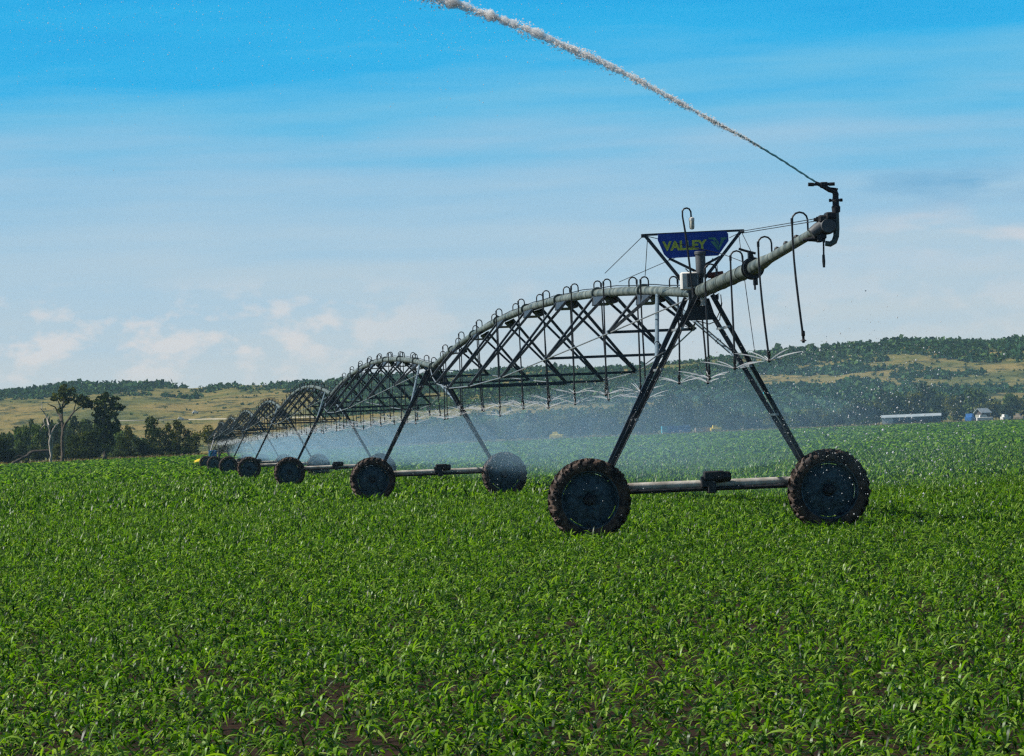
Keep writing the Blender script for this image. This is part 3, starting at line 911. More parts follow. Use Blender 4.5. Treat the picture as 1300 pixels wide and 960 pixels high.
# end of the boom: valve body, elbow and riser (drawn on the plane of the boom end)
YE = -12.4
q = lambda px, py, y=YE: Lp(px, py, y)
ev = MB()
ev.tube([q(1030, 297), q(1038, 291), q(1046, 286)], [.075, .085, .085], 16)
ev.lathe([(0, -.10), (.09, -.10), (.115, -.05), (.115, .05), (.09, .10), (0, .10)], q(1050, 287), Y, X, 20)
ev.build('end_valve', M['grey'], boom, 40)
eb = MB()
eb.bbox(q(1049, 278), (.11, .09, .05), .02); eb.bbox(q(1054, 274), (.07, .11, .045), .015); eb.tube([q(1033, 279), q(1044, 280)], .025, 8)
eb.tube([q(1036, 276), q(1041, 281), q(1038, 285)], .018, 8); eb.bbox(q(1044, 300), (.05, .05, .035), .01); eb.bbox(q(1040, 303), (.035, .06, .05), .01)
eb.tube([q(1019, 305), q(1030, 303.5), q(1042, 304)], [.018, .035, .04], 10)
eb.tube([q(1046, 300), q(1046, 308)], .02, 8)
eb.build('valve_actuator', M['darkmetal'], boom, 40)
er = MB()
er.tube([q(1048, 309), q(1054, 310), q(1059, 307), q(1061.5, 300), q(1062, 290), q(1061.5, 266)], [.035, .038, .040, .040, .040, .037], 14)
er.build('riser', M['galv'], boom, 40)
dk = MB(); dk.tube([q(1045.5, 305), q(1045.7, 324)], .012, 8); dk.lathe([(0, -.08), (.016, -.08), (.022, 0), (.018, .09), (0, .09)], q(1045.8, 332), Z, X, 10)
dk.build('drain_hose', M['black'], boom, 40)
# end gun
gb = MB()
gb.lathe([(.03, -.13), (.055, -.12), (.06, -.05), (.045, -.03), (.045, .05), (.04, .08), (0, .08)], q(1061, 258), Z, X, 16)
gun = gb.build('end_gun', M['darkmetal'], root, 40)
g2 = MB(); g2.tube([q(1060.6, 253), q(1061, 247), q(1059, 242), q(1053, 241), q(1044, 236), q(1035, 232)], [.04, .042, .045, .036, .030, .022], 12)
g2.tube([q(1060, 242.5), q(1061.5, 243.5)], .05, 12)
g2.build('gun_barrel', M['darkmetal'], gun, 40)
g3 = MB(); g3.beam(q(1028, 234.5), q(1058.5, 233.5), .03, .035); g3.tube([q(1026, 234.2), q(1033, 234.4)], .026, 10); g3.tube([q(1052, 234), q(1059.5, 233.6)], .024, 10)
g3.bbox(q(1046, 235), (.05, .03, .04), .01); g3.tube([q(1048, 236), q(1054, 238.5), q(1060, 241)], .008, 6); g3.build('drive_arm', M['darkmetal'], gun, 40)
g4 = MB(); g4.beam(q(1052.5, 254.6), q(1069, 254.2), .03, .03); g4.tube([q(1052.5, 254.6), q(1055, 254.5)], .022, 8); g4.tube([q(1066, 254.2), q(1069.5, 254)], .022, 8)
g4.lathe([(.07, -.012), (.07, .012)], q(1061, 254.6), Z, X, 16); g4.build('stop_collar', M['darkmetal'], gun, 40)


# ---- drop hoses
def gooseneck(m_, side, ztop, zend, sway=0.0, big=1.0):
    r_ = .072 * big; rise = .17 * big
    pts = [Vector((0, 0, ztop - .01)), Vector((0, 0, ztop + rise - r_))]
    for k in range(1, 7):
        a_ = math.pi * k / 6; pts.append(Vector((side * (r_ - r_ * math.cos(a_)), 0, ztop + rise - r_ + r_ * math.sin(a_))))
    m_.tube(pts, .013, 8)
    x0 = side * 2 * r_; L_ = ztop + rise - r_ - zend
    hp_ = [Vector((x0 + sway * (k / 6) ** 2, .02 * math.sin(k), ztop + rise - r_ - L_ * k / 6)) for k in range(7)]
    m_.tube([hp_[0] + Vector((0, 0, .03)), hp_[0] - Vector((0, 0, .05))], .020, 8)
    m_.tube(hp_, [.0145] * 3 + [.016] * 4, 8)
    return hp_[-1]


def head(m_, p):
    m_.lathe([(.012, .10), (.026, .09), (.026, .03), (.018, .02), (.018, -.02), (.040, -.03), (.044, -.04), (.02, -.05), (.02, -.065), (0, -.07)], p, Z, X, 10)


outl = []
for k in range(20):
    u = (.0515 - .0408 + .0408 * (k + .0)) / .826 if False else (.0107 + .0408 * k) / .826
    side = 1 if (k in (0,) or k % 2 == 1) else -1
    outl.append((u, side))
nozzles = []
hose_meshes = []
for k, (u, side) in enumerate(outl):
    m_ = MB(); zt = hp(u) + PR; ze = 2.50 + .10 * math.sin(k * 2.3) + .05 * math.cos(k * 5.1)
    e_ = gooseneck(m_, side, zt, ze, sway=random.uniform(-.05, .06)); h_ = MB(); head(h_, (0, 0, 0))
    hose_meshes.append((m_, e_, h_))
first = {}
rest = MB()
for i in range(7):
    Rm = Matrix.Rotation(angs[i], 4, 'Z')
    for k, (u, side) in enumerate(outl):
        m_, e_, h_ = hose_meshes[k]
        lp = towers[i] + (Rm @ Vector((0, SP * u, 0)))
        if i == 6 and k > 17: continue
        nozzles.append(lp + e_)
        idx = i * 20 + k
        if idx < 96:
            if k not in first:
                o = m_.build('drop_hose', M['black'], root, 50); hd = h_.build('sprinkler_head', M['darkmetal'], o, 50); hd.location = e_; first[k] = o
            else:
                o = copy_tree(first[k], root)
            o.location = lp; o.rotation_euler = (0, 0, random.uniform(-.15, .15))
        else:
            rest.add([Vector(v) + lp for v in m_.v], m_.f); rest.add([Vector(v) + lp + e_ for v in h_.v], h_.f)
o = rest.build('drop_hose', M['black'], root, 50); o['kind'] = 'stuff'
for yy, ze, b_ in ((-1.99, 2.58, 1.25), (-4.72, 2.68, 1.3), (-7.44, 2.73, 1.35), (-10.55, 2.93, 1.5)):
    m_ = MB(); e_ = gooseneck(m_, -1, hb(yy) + (.11 if yy > -5.7 else .07), ze, sway=(.0 if yy > -5 else .09), big=b_)
    o = m_.build('drop_hose', M['black'], root, 50); o.location = (0, yy, 0); h_ = MB(); head(h_, (0, 0, 0)); hd = h_.build('sprinkler_head', M['darkmetal'], o, 50); hd.location = e_
    if yy > -9: nozzles.append(Vector((0, yy, 0)) + e_)

# ---- sign above the nearest tower
sf = MB()
P1, P2 = Lp(817, 298.5, .1), Lp(942.5, 292.5, .1)
G1, G2 = Lp(866, 357, .1), Lp(895, 353, .1)
sf.beam(P1, P2, .05, .035); sf.angle(P1 + Vector((.03, 0, -.02)), G1, .05, .01, up=Vector((0, -1, 0))); sf.angle(P2 + Vector((-.03, 0, -.02)), G2, .05, .01, up=Vector((0, -1, 0)))
sf.angle(Lp(849, 328, .16), Lp(884, 345, .16), .04, .01, up=Vector((0, -1, 0))); sf.angle(Lp(914, 326, .16), Lp(886, 341, .16), .04, .01, up=Vector((0, -1, 0)))
sf.bbox(Lp(817, 299.5, .1), (.04, .03, .03), .008); sf.bbox(Lp(942, 293.5, .1), (.035, .03, .03), .008)
sf.build('sign_frame', M['steel'], root)
sp_ = MB()
yS = .055
cor = [(835.5, 297.5), (922, 293.5), (924.5, 297), (925, 306), (912, 324.5), (848, 328), (843, 323), (835, 305)]
sp_.prism([Lp(x_, y_, yS) for x_, y_ in cor], (0, .012, 0))
panel = sp_.build('sign_panel', M['signblue'], root)


def text_part(body, px0, px1, pyc0, pyc1, hpx, mat, parent, y):
    cu_ = bpy.data.curves.new('lettering', 'FONT'); cu_.body = body; cu_.size = 1; cu_.extrude = .002; cu_.offset = .045; cu_.space_character = .98
    to = bpy.data.objects.new('tmp', cu_); C.objects.link(to)
    dg = bpy.context.evaluated_depsgraph_get(); me = bpy.data.meshes.new_from_object(to.evaluated_get(dg))
    bpy.data.objects.remove(to); bpy.data.curves.remove(cu_)
    co = np.empty(len(me.vertices) * 3); me.vertices.foreach_get('co', co); co = co.reshape(-1, 3)
    x0_, x1_, y0_, y1_ = co[:, 0].min(), co[:, 0].max(), co[:, 1].min(), co[:, 1].max()
    bl = Lp(px0, pyc0 + hpx / 2, y); br = Lp(px1, pyc1 + hpx / 2, y); tl = Lp(px0, pyc0 - hpx / 2, y)
    ex, ey = (br - bl), Vector((0, 0, (tl - bl).z))
    out = np.empty_like(co)
    for i_, (a_, b2, c2_) in enumerate(co):
        p = bl + ex * ((a_ - x0_) / (x1_ - x0_)) + ey * ((b2 - y0_) / (y1_ - y0_)); out[i_] = (p.x, p.y - c2_, p.z)
    me.vertices.foreach_set('co', out.ravel()); me.update()
    return link('lettering', me, mat, parent)


text_part('VALLEY', 841, 898, 312.8, 310.2, 12.5, M['lettering'], panel, yS - .004)
em = MB()
def epoly(pts): em.prism([Lp(x_, y_, yS - .008) for x_, y_ in pts], (0, .006, 0))
epoly([(899, 301.8), (908, 301.4), (911, 305.5), (906.5, 305.5), (904.5, 303.8), (899.5, 304)])
epoly([(902, 306.5), (907.5, 306.3), (912, 313.5), (912, 318.5)])
epoly([(912.5, 318.5), (912.5, 313), (915.5, 304), (919.8, 303.8)])
epoly([(913.5, 302), (923, 301.2), (921.5, 304), (917.5, 304.2), (916, 303.6)])
epoly([(909, 306), (911.5, 306), (912.5, 308.5), (912, 311.5)])
em.build('emblem', M['emblem'], panel)

# ---- fittings on the nearest tower
cb = MB(); c = (Lp(865, 346, -.15) + Lp(884, 368, -.15)) / 2
cb.bbox(c, (.135, .09, .145), .02); box_ = cb.build('control_box', M['white'], root, 40)
cd = MB(); cd.bbox(c + Vector((.04, -.095, .015)), (.085, .008, .11), .004); cd.bbox(c + Vector((.135 + .01, 0, .02)), (.012, .07, .10), .004); cd.build('box_door', M['grey'], box_, 40)
cm = MB(); cm.box(c + Vector((.05, 0, -.17)), (.09, .06, .02)); cm.box(c + Vector((.02, .02, -.24)), (.03, .03, .07)); cm.build('mounting_bracket', M['grey'], box_)
cy_ = MB(); t0_ = Lp(889.5, 319, 0); b0_ = Lp(890, 350, 0)
Lc = t0_.z - b0_.z
cy_.lathe([(0, Lc), (.085, Lc), (.095, Lc - .01), (.095, Lc - .05), (.082, Lc - .06), (.082, .08), (.075, .02), (.04, -.04), (.032, -.30), (0, -.30)], b0_, Z, X, 24)
cy_.build('filter_canister', M['grey'], root, 40)
vm = MB(); vm.bbox(Lp(911, 351, 0), (.075, .06, .05), .02); vm.tube([Lp(899, 350, 0), Lp(918, 347.5, 0)], .045, 12); vm.tube([Lp(904, 352, 0), Lp(903, 362, 0)], .02, 8)
vm.build('pressure_valve', M['redbrown'], root, 40)
vb = MB(); vb.tube([Lp(897, 340, 0), Lp(905, 328, 0), Lp(910, 333, 0), Lp(911, 346, 0)], .007, 6); vb.build('wiring', M['darkmetal'], root, 40); vb = MB(); vb.tube([Lp(880, 342, 0), Lp(870, 341, 0), Lp(880, 351, 0)], .012, 6)
vb.build('wiring', M['darkmetal'], root, 40); vb = MB(); vb.bbox(Lp(878, 353, .02), (.07, .06, .08), .01); vb.bbox(Lp(880, 368, .02), (.05, .08, .1), .01); vb.bbox(Lp(903, 349.5, .02), (.07, .03, .035), .008)
vb.build('junction_box', M['darkmetal'], root, 40)
kk = MB(); kk.lathe([(0, .07), (.04, .07), (.05, .02), (.03, -.02), (.045, -.08), (0, -.08)], Lp(892, 382, -.3), Z, X, 12); kk.bbox(Lp(890, 372, -.25), (.05, .04, .04), .01); kk.build('coupler_valve', M['white'], root, 40)
dn = MB(); dn.tube([Lp(915, 374, -.4), Lp(916, 385, -.4), Lp(914, 395, -.4), Lp(910, 404, -.4)], .008, 6); dn.lathe([(0, -.05), (.03, -.03), (.035, .04), (0, .04)], Lp(910, 378, -.45), Z, X, 8); dn.tube([Lp(913, 373, -.5), Lp(904, 377, -.5)], .01, 6)
dn.build('drain_line', M['black'], root, 50)
lm = MB()
yl = -.30
lpts = [(881, 384), (879, 365), (874, 325), (870, 295), (866.5, 275), (866.3, 268), (868.5, 265), (872, 264.2), (875, 265.5), (877, 269), (877.5, 277)]
lm.tube([Lp(a_, b_, yl) for a_, b_ in lpts], [.017] * 4 + [.014] * 7, 8); lm.tube([Lp(881.5, 387, yl), Lp(880, 366, yl)], .03, 10)
lamp = lm.build('lamp_arm', M['black'], root, 50)
lj = MB(); cc = Lp(878.3, 285, yl)
lj.lathe([(0, .09), (.03, .09), (.042, .075), (.042, -.04), (.034, -.075), (0, -.085)], cc, Z, X, 16); lj.build('lamp_jar', M['glass'], lamp, 40)
lj = MB(); lj.lathe([(0, .125), (.02, .12), (.046, .10), (.046, .06), (.043, .06)], cc, Z, X, 16); lj.build('lamp_cap', M['white'], lamp, 40)

# cables of the sign mast and the boom
cab = [([(817, 299, .1), (768, 347, 3.5)], 0), ([(817, 299, .1), (917, 322.5, .0)], 0), ([(917, 322.5, 0), (958, 338, -3.2)], 0), ([(940, 294, .1), (1034, 278, YE)], 0), ([(943, 296, .1), (1034, 281, YE)], 0),
       ([(942, 296, .1), (966, 345, -5.2)], 0), ([(860, 326, .12), (786, 358, 6.0)], 0), ([(822, 302, .1), (819, 350, 2.2)], 0), ([(938, 298, .1), (944, 346, -2.6), (959, 453, -2.8)], 0),
       ([(942, 294, .1), (926, 302, .3)], 0)]
cb_ = MB()
for pts, _ in cab:
    P3 = [Lp(*p) for p in pts]; cb_.tube(P3, .0065, 5)
cb_.build('guy_wire', M['cable'], root, 50)
br_ = MB()       # light bracing rods from apex to the right leg clamps
for (a_, b_) in (((880, 408, -.2), (926, 448, .2)), ((884, 407, .2), (928, 445, .4)), ((833, 453, .2), (862, 436, 1.0)), ((820, 462, .1), (833, 452, .2))):
    br_.tube([Lp(*a_), Lp(*b_)], .010, 6)
br_.build('brace_rod', M['rod'], root, 50)
bx = MB(); bx.bbox(Lp(973, 499, -.25), (.05, .03, .02), .006); bx.build('marker_plate', M['cyan'], root)

# ---- pivot point: four-legged stand, riser pipe and blue panel
pt = towers[7]
ps = MB()
for sx_ in (-1, 1):
    for sy_ in (-1, 1):
        ps.angle(pt + Vector((sx_ * 1.5, sy_ * 1.5, 0)), pt + Vector((sx_ * .3, sy_ * .3, 3.7)), .1, .014)
    ps.beam(pt + Vector((sx_ * .95, -.95, 1.7)), pt + Vector((sx_ * .95, .95, 1.7)), .06, .06)
    ps.beam(pt + Vector((-.95, sx_ * .95, 1.7)), pt + Vector((.95, sx_ * .95, 1.7)), .06, .06)
ps.tube([pt, pt + Vector((0, 0, 4.0)), pt + Vector((0, -.3, 4.05))], .11, 14)
ps.build('pivot_stand', M['leg'], root, 30)
pc = MB(); pcx = (root_inv @ W(270.5, 577, 66.3 + 375)); pcx.y = pt.y - 6
pc.bbox(pcx, (.42, .18, .42), .03); cp = pc.build('control_panel', M['blue'], root)
pc = MB(); pc.box(pcx + Vector((-.24, -.19, 0)), (.15, .01, .38)); pc.box(pcx + Vector((0, .05, -.42 - .35)), (.04, .04, .35)); pc.build('panel_door', M['cyan'], cp)

# ------------------------------------------------------------------ water
def vol_mat(name, dens, col, aniso=.2):
    nt = NT(name); nt.n.remove(nt.bsdf); v = nt.N('ShaderNodeVolumePrincipled'); v.inputs['Density'].default_value = dens
    v.inputs['Color'].default_value = (*col, 1); v.inputs['Anisotropy'].default_value = aniso
    nt.L(v.outputs[0], nt.out.inputs['Volume']); return nt.m



def water_mat(name, col, trans=.5, rough=.3, alpha=None):
    nt = NT(name); nt.bsdf.inputs['Base Color'].default_value = (*col, 1); nt.bsdf.inputs['Roughness'].default_value = rough
    tr = nt.N('ShaderNodeBsdfTranslucent'); tr.inputs[0].default_value = (*col, 1); ms = nt.N('ShaderNodeMixShader'); ms.inputs[0].default_value = trans
    nt.L(nt.bsdf.outputs[0], ms.inputs[1]); nt.L(tr.outputs[0], ms.inputs[2])
    if alpha is not None:
        tp = nt.N('ShaderNodeBsdfTransparent'); m2 = nt.N('ShaderNodeMixShader'); m2.inputs[0].default_value = alpha
        nt.L(tp.outputs[0], m2.inputs[1]); nt.L(ms.outputs[0], m2.inputs[2]); nt.L(m2.outputs[0], nt.out.inputs[0])
    else: nt.L(ms.outputs[0], nt.out.inputs[0])
    return nt.m


M['drop'] = water_mat('sunlit_water_drop', (.85, .88, .90), .5, .2)
M['jet'] = water_mat('sunlit_water_jet', (1, .995, .99), .5, .4, .45)
M['jetcore'] = water_mat('water_stream', (.12, .36, .42), .5, .1)
M['fan'] = water_mat('water_fan', (.93, .96, 1.0), .5, .3, .55)
Lw = root_inv.inverted()


def octa(P, r):                     # small faceted drops; P (n,3), r (n,3 half sizes)
    n = len(P); D_ = np.array([[1, 0, 0], [0, 1, 0], [-1, 0, 0], [0, -1, 0], [0, 0, 1], [0, 0, -1]], float)
    V = P[:, None, :] + D_[None] * r[:, None, :]
    T = np.array([[0, 1, 4], [1, 2, 4], [2, 3, 4], [3, 0, 4], [1, 0, 5], [2, 1, 5], [3, 2, 5], [0, 3, 5]])
    Q = (np.arange(n)[:, None, None] * 6 + T[None]).reshape(-1, 3)
    return V.reshape(-1, 3), Q


# the jet of the end gun
jp = [(1035, 231), (992, 203), (949, 177), (915, 159), (880, 139.5), (842, 119), (807, 100), (768, 80.5), (712, 56), (669, 37), (617, 18), (557, -3), (500, -22), (430, -42), (350, -62), (260, -78)]
JP = []
for k, (a_, b_) in enumerate(jp):
    JP.append(np.array(Lw @ Lp(a_, b_, YE + .12 * k)))
JP = np.array(JP); seg = np.r_[0, np.cumsum(np.linalg.norm(np.diff(JP, axis=0), axis=1))]; TOT = seg[-1]
def jet_at(s):
    return np.stack([np.interp(s, seg, JP[:, i]) for i in range(3)], -1)
jm = MB(); ss = np.linspace(0, 1.75, 40)
jm.tube([Vector(p) + Vector((0, 0, .004 * math.sin(i * 1.9))) for i, p in enumerate(jet_at(ss))], [.012 + .0025 * math.sin(i * 2.7) + .002 * i / 40 for i in range(40)], 8)
o = jm.build('gun_water_jet', M['jetcore'], None, 60)
jet_root = tag(o, 'long water jet from the end gun breaking into white spray across the blue sky', 'water jet', kind='stuff')
n = 30000
s = rng.uniform(0, 1, n) ** .95 * (TOT - .8) + .8
clump = np.array([mnoise.fractal(Vector((v * 2.2, 3.1, .4)), 1.0, 2.0, 4) for v in s])
keepj = rng.uniform(size=n) < np.clip(.55 + clump * .8, .25, 1) * np.clip((s - .6) / .9, .15, 1)
s, clump = s[keepj], clump[keepj]; n = len(s)
cl2 = np.array([mnoise.noise(Vector((v * 9, 1.3, 7.4))) for v in s])
sig = .010 + .0085 * np.clip(s - .8, 0, 99) ** .9 * (1 + .7 * np.clip(clump, -.5, 1) + .9 * np.clip(cl2, -.4, 1))
P = jet_at(s) + rng.normal(size=(n, 3)) * sig[:, None]
P[:, 2] += np.abs(rng.normal(size=n)) * -.3 * sig
rs = .0022 + .0075 * rng.uniform(0, 1, n) ** 2 * np.clip(.8 + .12 * s, .8, 1.7)
r3 = np.stack([rs * rng.uniform(.8, 2.0, n), rs, rs * rng.uniform(.7, 1.4, n)], -1)
V, Q = octa(P, r3)
tag(np_mesh('jet_spray', V, Q, M['jet']), 'white broken water spray along the gun jet', 'water spray', kind='stuff')

cm_ = MB(); ss = np.linspace(1.3, TOT, 420)
cm_.tube([Vector(p) for p in jet_at(ss)], [(.012 + .0095 * (v - .9)) * (1.1 + .9 * mnoise.noise(Vector((v * 3.2, 5, 5))) + 1.0 * mnoise.noise(Vector((v * 9, 2, 5)))) for v in ss], 12)
M['jetmist'] = vol_mat('jet_fine_mist', 16.0, (1, 1, 1), 0)
tag(cm_.build('jet_mist', M['jetmist'], None, 60), 'soft white core of fine mist inside the broken gun jet', 'mist', kind='stuff')
# drifting drops
def pxdrops(n, fx, fy, fd, r0_, r1_):
    P = np.array([W(fx(), fy(), fd()) for _ in range(n)]); r = r0_ + (r1_ - r0_) * rng.uniform(0, 1, n) ** 3
    r3 = np.stack([r * rng.uniform(.6, 1.4, n), r, r * rng.uniform(.6, 1.6, n)], -1)
    return octa(P, r3)


rd = random.Random(5); Vd, Qd, offd = [], [], 0
def addd(vq):
    global offd
    Vd.append(vq[0]); Qd.append(vq[1] + offd); offd += len(vq[0])
addd(pxdrops(480, lambda: rd.gauss(1120, 75), lambda: rd.gauss(520, 62), lambda: rd.uniform(50, 60), .004, .014))
addd(pxdrops(500, lambda: rd.gauss(1050, 90), lambda: rd.gauss(480, 40), lambda: rd.uniform(52, 64), .003, .009))
addd(pxdrops(600, lambda: rd.uniform(700, 1240), lambda: rd.gauss(540, 50), lambda: rd.uniform(54, 72), .003, .008))
addd(pxdrops(130, lambda: rd.gauss(1170, 60), lambda: rd.gauss(590, 30), lambda: rd.uniform(48, 56), .005, .012))
addd(pxdrops(1300, lambda: abs(rd.gauss(0, 230)) + 20 if rd.random() < .5 else rd.uniform(0, 620), lambda: abs(rd.gauss(0, 75)), lambda: rd.uniform(50, 58), .002, .0065))
addd(pxdrops(600, lambda: rd.gauss(600, 90), lambda: abs(rd.gauss(35, 45)), lambda: rd.uniform(52, 56), .002, .007))
for k, nz_ in enumerate(nozzles[:70]):
    c = np.array(Lw @ nz_); nn = 60
    P = c + np.stack([rng.normal(size=nn) * 1.3, rng.normal(size=nn) * 1.3, -np.abs(rng.normal(size=nn)) * .9 + .15], -1)
    r = rng.uniform(.003, .008, nn); addd(octa(P, np.stack([r, r, r * 1.5], -1)))
tag(np_mesh('water_droplets', np.concatenate(Vd), np.concatenate(Qd), M['drop']), 'sunlit water drops drifting from the sprinklers and gun', 'water droplets', kind='stuff')

# streams thrown out by every sprinkler head
fm_ = MB()
for k, nz_ in enumerate(nozzles):
    c = Lw @ nz_
    c = c - Vector((0, 0, .045))
    ns = 7 if k < 45 else 5
    for j in range(ns):
        a_ = 2 * math.pi * (j + rd.random() * .5) / ns; L_ = rd.uniform(.35, .62); el = R(rd.uniform(17, 26))
        pts = []
        for s_ in range(5):
            q_ = s_ / 4; r_ = L_ * q_; pts.append(c + Vector((math.cos(a_) * r_ * math.cos(el), math.sin(a_) * r_ * math.cos(el), r_ * math.sin(el) - .07 * q_ * q_)))
        w0 = .0042 if k < 45 else .006
        fm_.tube(pts, [w0, w0 * 1.3, w0 * 1.5, w0 * 1.3, w0 * .5], 4, cap=False)
FP = []
for k, nz_ in enumerate(nozzles):
    c = np.array(Lw @ nz_) - np.array([0, 0, .045]); nn = 260 if k < 45 else 120
    a_ = rng.integers(0, 9, nn) * .698 + k * 1.3 + rng.normal(size=nn) * .10; tt_ = rng.uniform(.12, 1, nn) ** .8; r_ = tt_ * rng.uniform(2.0, 3.2, nn)
    el = np.radians(rng.uniform(17, 27, nn)); z_ = r_ * np.tan(el) * .95 - .26 * r_ ** 2 + rng.normal(size=nn) * .02 * r_
    FP.append(np.stack([c[0] + np.cos(a_) * r_, c[1] + np.sin(a_) * r_, c[2] + z_], -1))
FP = np.concatenate(FP); r = rng.uniform(.0016, .0042, len(FP)) * np.where(FP[:, 1] > 160, 2.0, 1)
V, Q = octa(FP, np.stack([r * 1.6, r * 1.6, r], -1))
tag(np_mesh('sprinkler_droplets', V, Q, M['drop']), 'fine arcs of drops falling from the sprinkler heads', 'water spray', kind='stuff')
o = fm_.build('sprinkler_spray', M['fan']); tag(o, 'fine water streams thrown out by the hanging sprinkler heads', 'water spray', kind='stuff')

# mist of the sprinklers: a long lens-shaped cloud following the machine
def mist_mesh(halfw, xo, z0, z1, y0, y1, n=90, wob=.12):
    V = []; ns = 16
    for i in range(n + 1):
        y_ = y0 + (y1 - y0) * i / n
        endf = max(.02, min(1, (i + .2) / (n * .04), (n - i + .2) / (n * .05)) ** .5)
        bow = np.interp(y_, [t_.y for t_ in towers], [t_.x for t_ in towers])
        zc, zr = (z0 + z1) / 2, (z1 - z0) / 2
        for k in range(ns):
            a_ = 2 * math.pi * k / ns; nn = 1 + wob * mnoise.noise(Vector((y_ / 5, math.cos(a_) * 1.3, math.sin(a_) * 1.3)))
            V.append(Lw @ Vector((bow + xo + halfw * math.cos(a_) * nn * endf, y_, zc + zr * math.sin(a_) * nn * endf)))
    Q = []
    for i in range(n):
        for k in range(ns): Q.append((i * ns + k, i * ns + (k + 1) % ns, (i + 1) * ns + (k + 1) % ns, (i + 1) * ns + k))
    m_ = MB(); m_.v = [tuple(v) for v in V]; m_.f = Q + [tuple(range(ns)), tuple(range(n * ns + ns - 1, n * ns - 1, -1))]
    return m_


M['mist'] = vol_mat('sprinkler_mist', .0044, (.40, .72, 1.0), .1)
o = mist_mesh(3.9, 3.4, .5, 3.05, -9, 320, wob=.3).build('sprinkler_mist', M['mist'], None, 60); tag(o, 'bluish water mist hanging under the sprinklers along the machine', 'mist', kind='stuff')
M['mist2'] = vol_mat('sprinkler_mist_white', .0080, (.50, .78, 1.0), .1)
o = mist_mesh(2.1, 1.5, .9, 2.60, -4, 300, wob=.35).build('sprinkler_mist', M['mist2'], None, 60); tag(o, 'denser inner veil of mist close under the hanging hoses', 'mist', kind='stuff')

# ------------------------------------------------------------------ small far things
def ground_at(px, D): return gpt(px, D)


def rootz(name, px, D, rz, label, cat, group=None, zz=None):
    p = gpt(px, D)
    if zz is not None: p.z = zz
    o = empty(name, p); o.rotation_euler = (0, 0, rz); tag(o, label, cat, group); return o


# long low shed on the right
DS = 985
shed = rootz('low_shed', 1154.5, DS, R(-6), 'long low shed with pale end wall and light metal roof at the field edge', 'shed')
k = DS / F; L2, hgt = 37 * k, 10.5 * k
m_ = MB(); m_.box((0, 0, hgt / 2), (L2, 2.6, hgt / 2)); m_.build('wall', M['shedshade'], shed)  # white building; its unlit front is coloured dark here
m_ = MB(); m_.box((-L2 + 7 * k, -.03, hgt * .48), (7.2 * k, 2.62, hgt * .47)); m_.build('end_wall', M['whitewall'], shed)
m_ = MB(); m_.prism([(-L2 - .2, -2.9, hgt - .02), (-L2 - .2, 0, hgt + .62), (-L2 - .2, 2.9, hgt - .02), (-L2 - .2, 2.9, hgt + .1), (-L2 - .2, 0, hgt + .74), (-L2 - .2, -2.9, hgt + .12)], (2 * L2 + .4, 0, 0)); m_.build('roof', M['roofgrey'], shed)
for xx in (-2.2, .8, 3.4, 5.6):
    m_ = MB(); m_.box((xx, -2.62, hgt * .5), (.5, .03, .3)); m_.build('window', M['darkwall'], shed)


def gable_house(px, D, w, d_, h_, rh, rz, label, wall, roofm, z0=0.0):
    r_ = rootz('farm_house', px, D, rz, label, 'house')
    m_ = MB(); m_.prism([(-w / 2, -d_ / 2, -.3), (w / 2, -d_ / 2, -.3), (w / 2, -d_ / 2, h_), (0, -d_ / 2, h_ + rh), (-w / 2, -d_ / 2, h_)], (0, d_, 0)); m_.build('wall', wall, r_)
    for sgn in (-1, 1):
        m_ = MB(); m_.prism([(sgn * (w / 2 + .35), -d_ / 2 - .4, h_ - .15), (0, -d_ / 2 - .4, h_ + rh + .08), (0, -d_ / 2 - .4, h_ + rh + .2), (sgn * (w / 2 + .35), -d_ / 2 - .4, h_ - .02)], (0, d_ + .8, 0)); m_.build('roof', roofm, r_)
    for xx in (-w * .25, w * .25):
        m_ = MB(); m_.box((xx, -d_ / 2 - .02, h_ * .6), (.45, .03, .5)); m_.build('window', M['glass'], r_)
    return r_


gable_house(1245, 1020, 2.2, 3.0, 2.5, .9, R(-50), 'small dark house with a pale gable roof right of the long low shed', M['darkwall'], M['roofgrey'])


def vehicle(name, px, D, L_, h_, rz, body, label, cat, cab=None):
    r_ = rootz(name, px, D, rz, label, cat); w = .95
    m_ = MB(); m_.bbox((0, 0, .35 + h_ * .3), (L_ / 2, w, h_ * .3), .08); m_.build('body', body, r_, 40)
    m_ = MB(); m_.prism([(-L_ * .32, -w + .06, .35 + h_ * .6), (L_ * .18, -w + .06, .35 + h_ * .6), (L_ * .08, -w + .12, .35 + h_), (-L_ * .28, -w + .12, .35 + h_)], (0, 2 * w - .2, 0)); m_.build('cab', cab or body, r_)
    for sx_ in (-1, 1):
        for sy_ in (-1, 1):
            m_ = MB(); m_.lathe([(0, -.12), (.30, -.12), (.36, -.08), (.36, .08), (.30, .12), (0, .12)], (sx_ * L_ * .32, sy_ * w, .36), Y, X, 16); m_.build('wheel', M['rubber'], r_, 40)
    return r_


def container(px, D, L_, h_, rz, mat, endm, label):
    r_ = rootz('shipping_container', px, D, rz, label, 'container')
    m_ = MB(); m_.box((0, 0, h_ / 2 + .1), (L_ / 2, 1.2, h_ / 2))
    for q_ in range(int(L_ / .35)): m_.box((-L_ / 2 + .2 + q_ * .35, -1.215, h_ / 2 + .1), (.08, .02, h_ / 2 - .12))
    m_.build('body', mat, r_)
    m_ = MB(); m_.box((-L_ / 2 + .55, -1.26, h_ / 2 + .1), (.55, .02, h_ / 2 - .05)); m_.box((-L_ / 2 - .02, 0, h_ / 2 + .1), (.02, 1.15, h_ / 2 - .05)); m_.build('door', endm, r_)
    return r_


def DE(px, add=14): return float(edge_y((px - 650) / F * 900)) + add


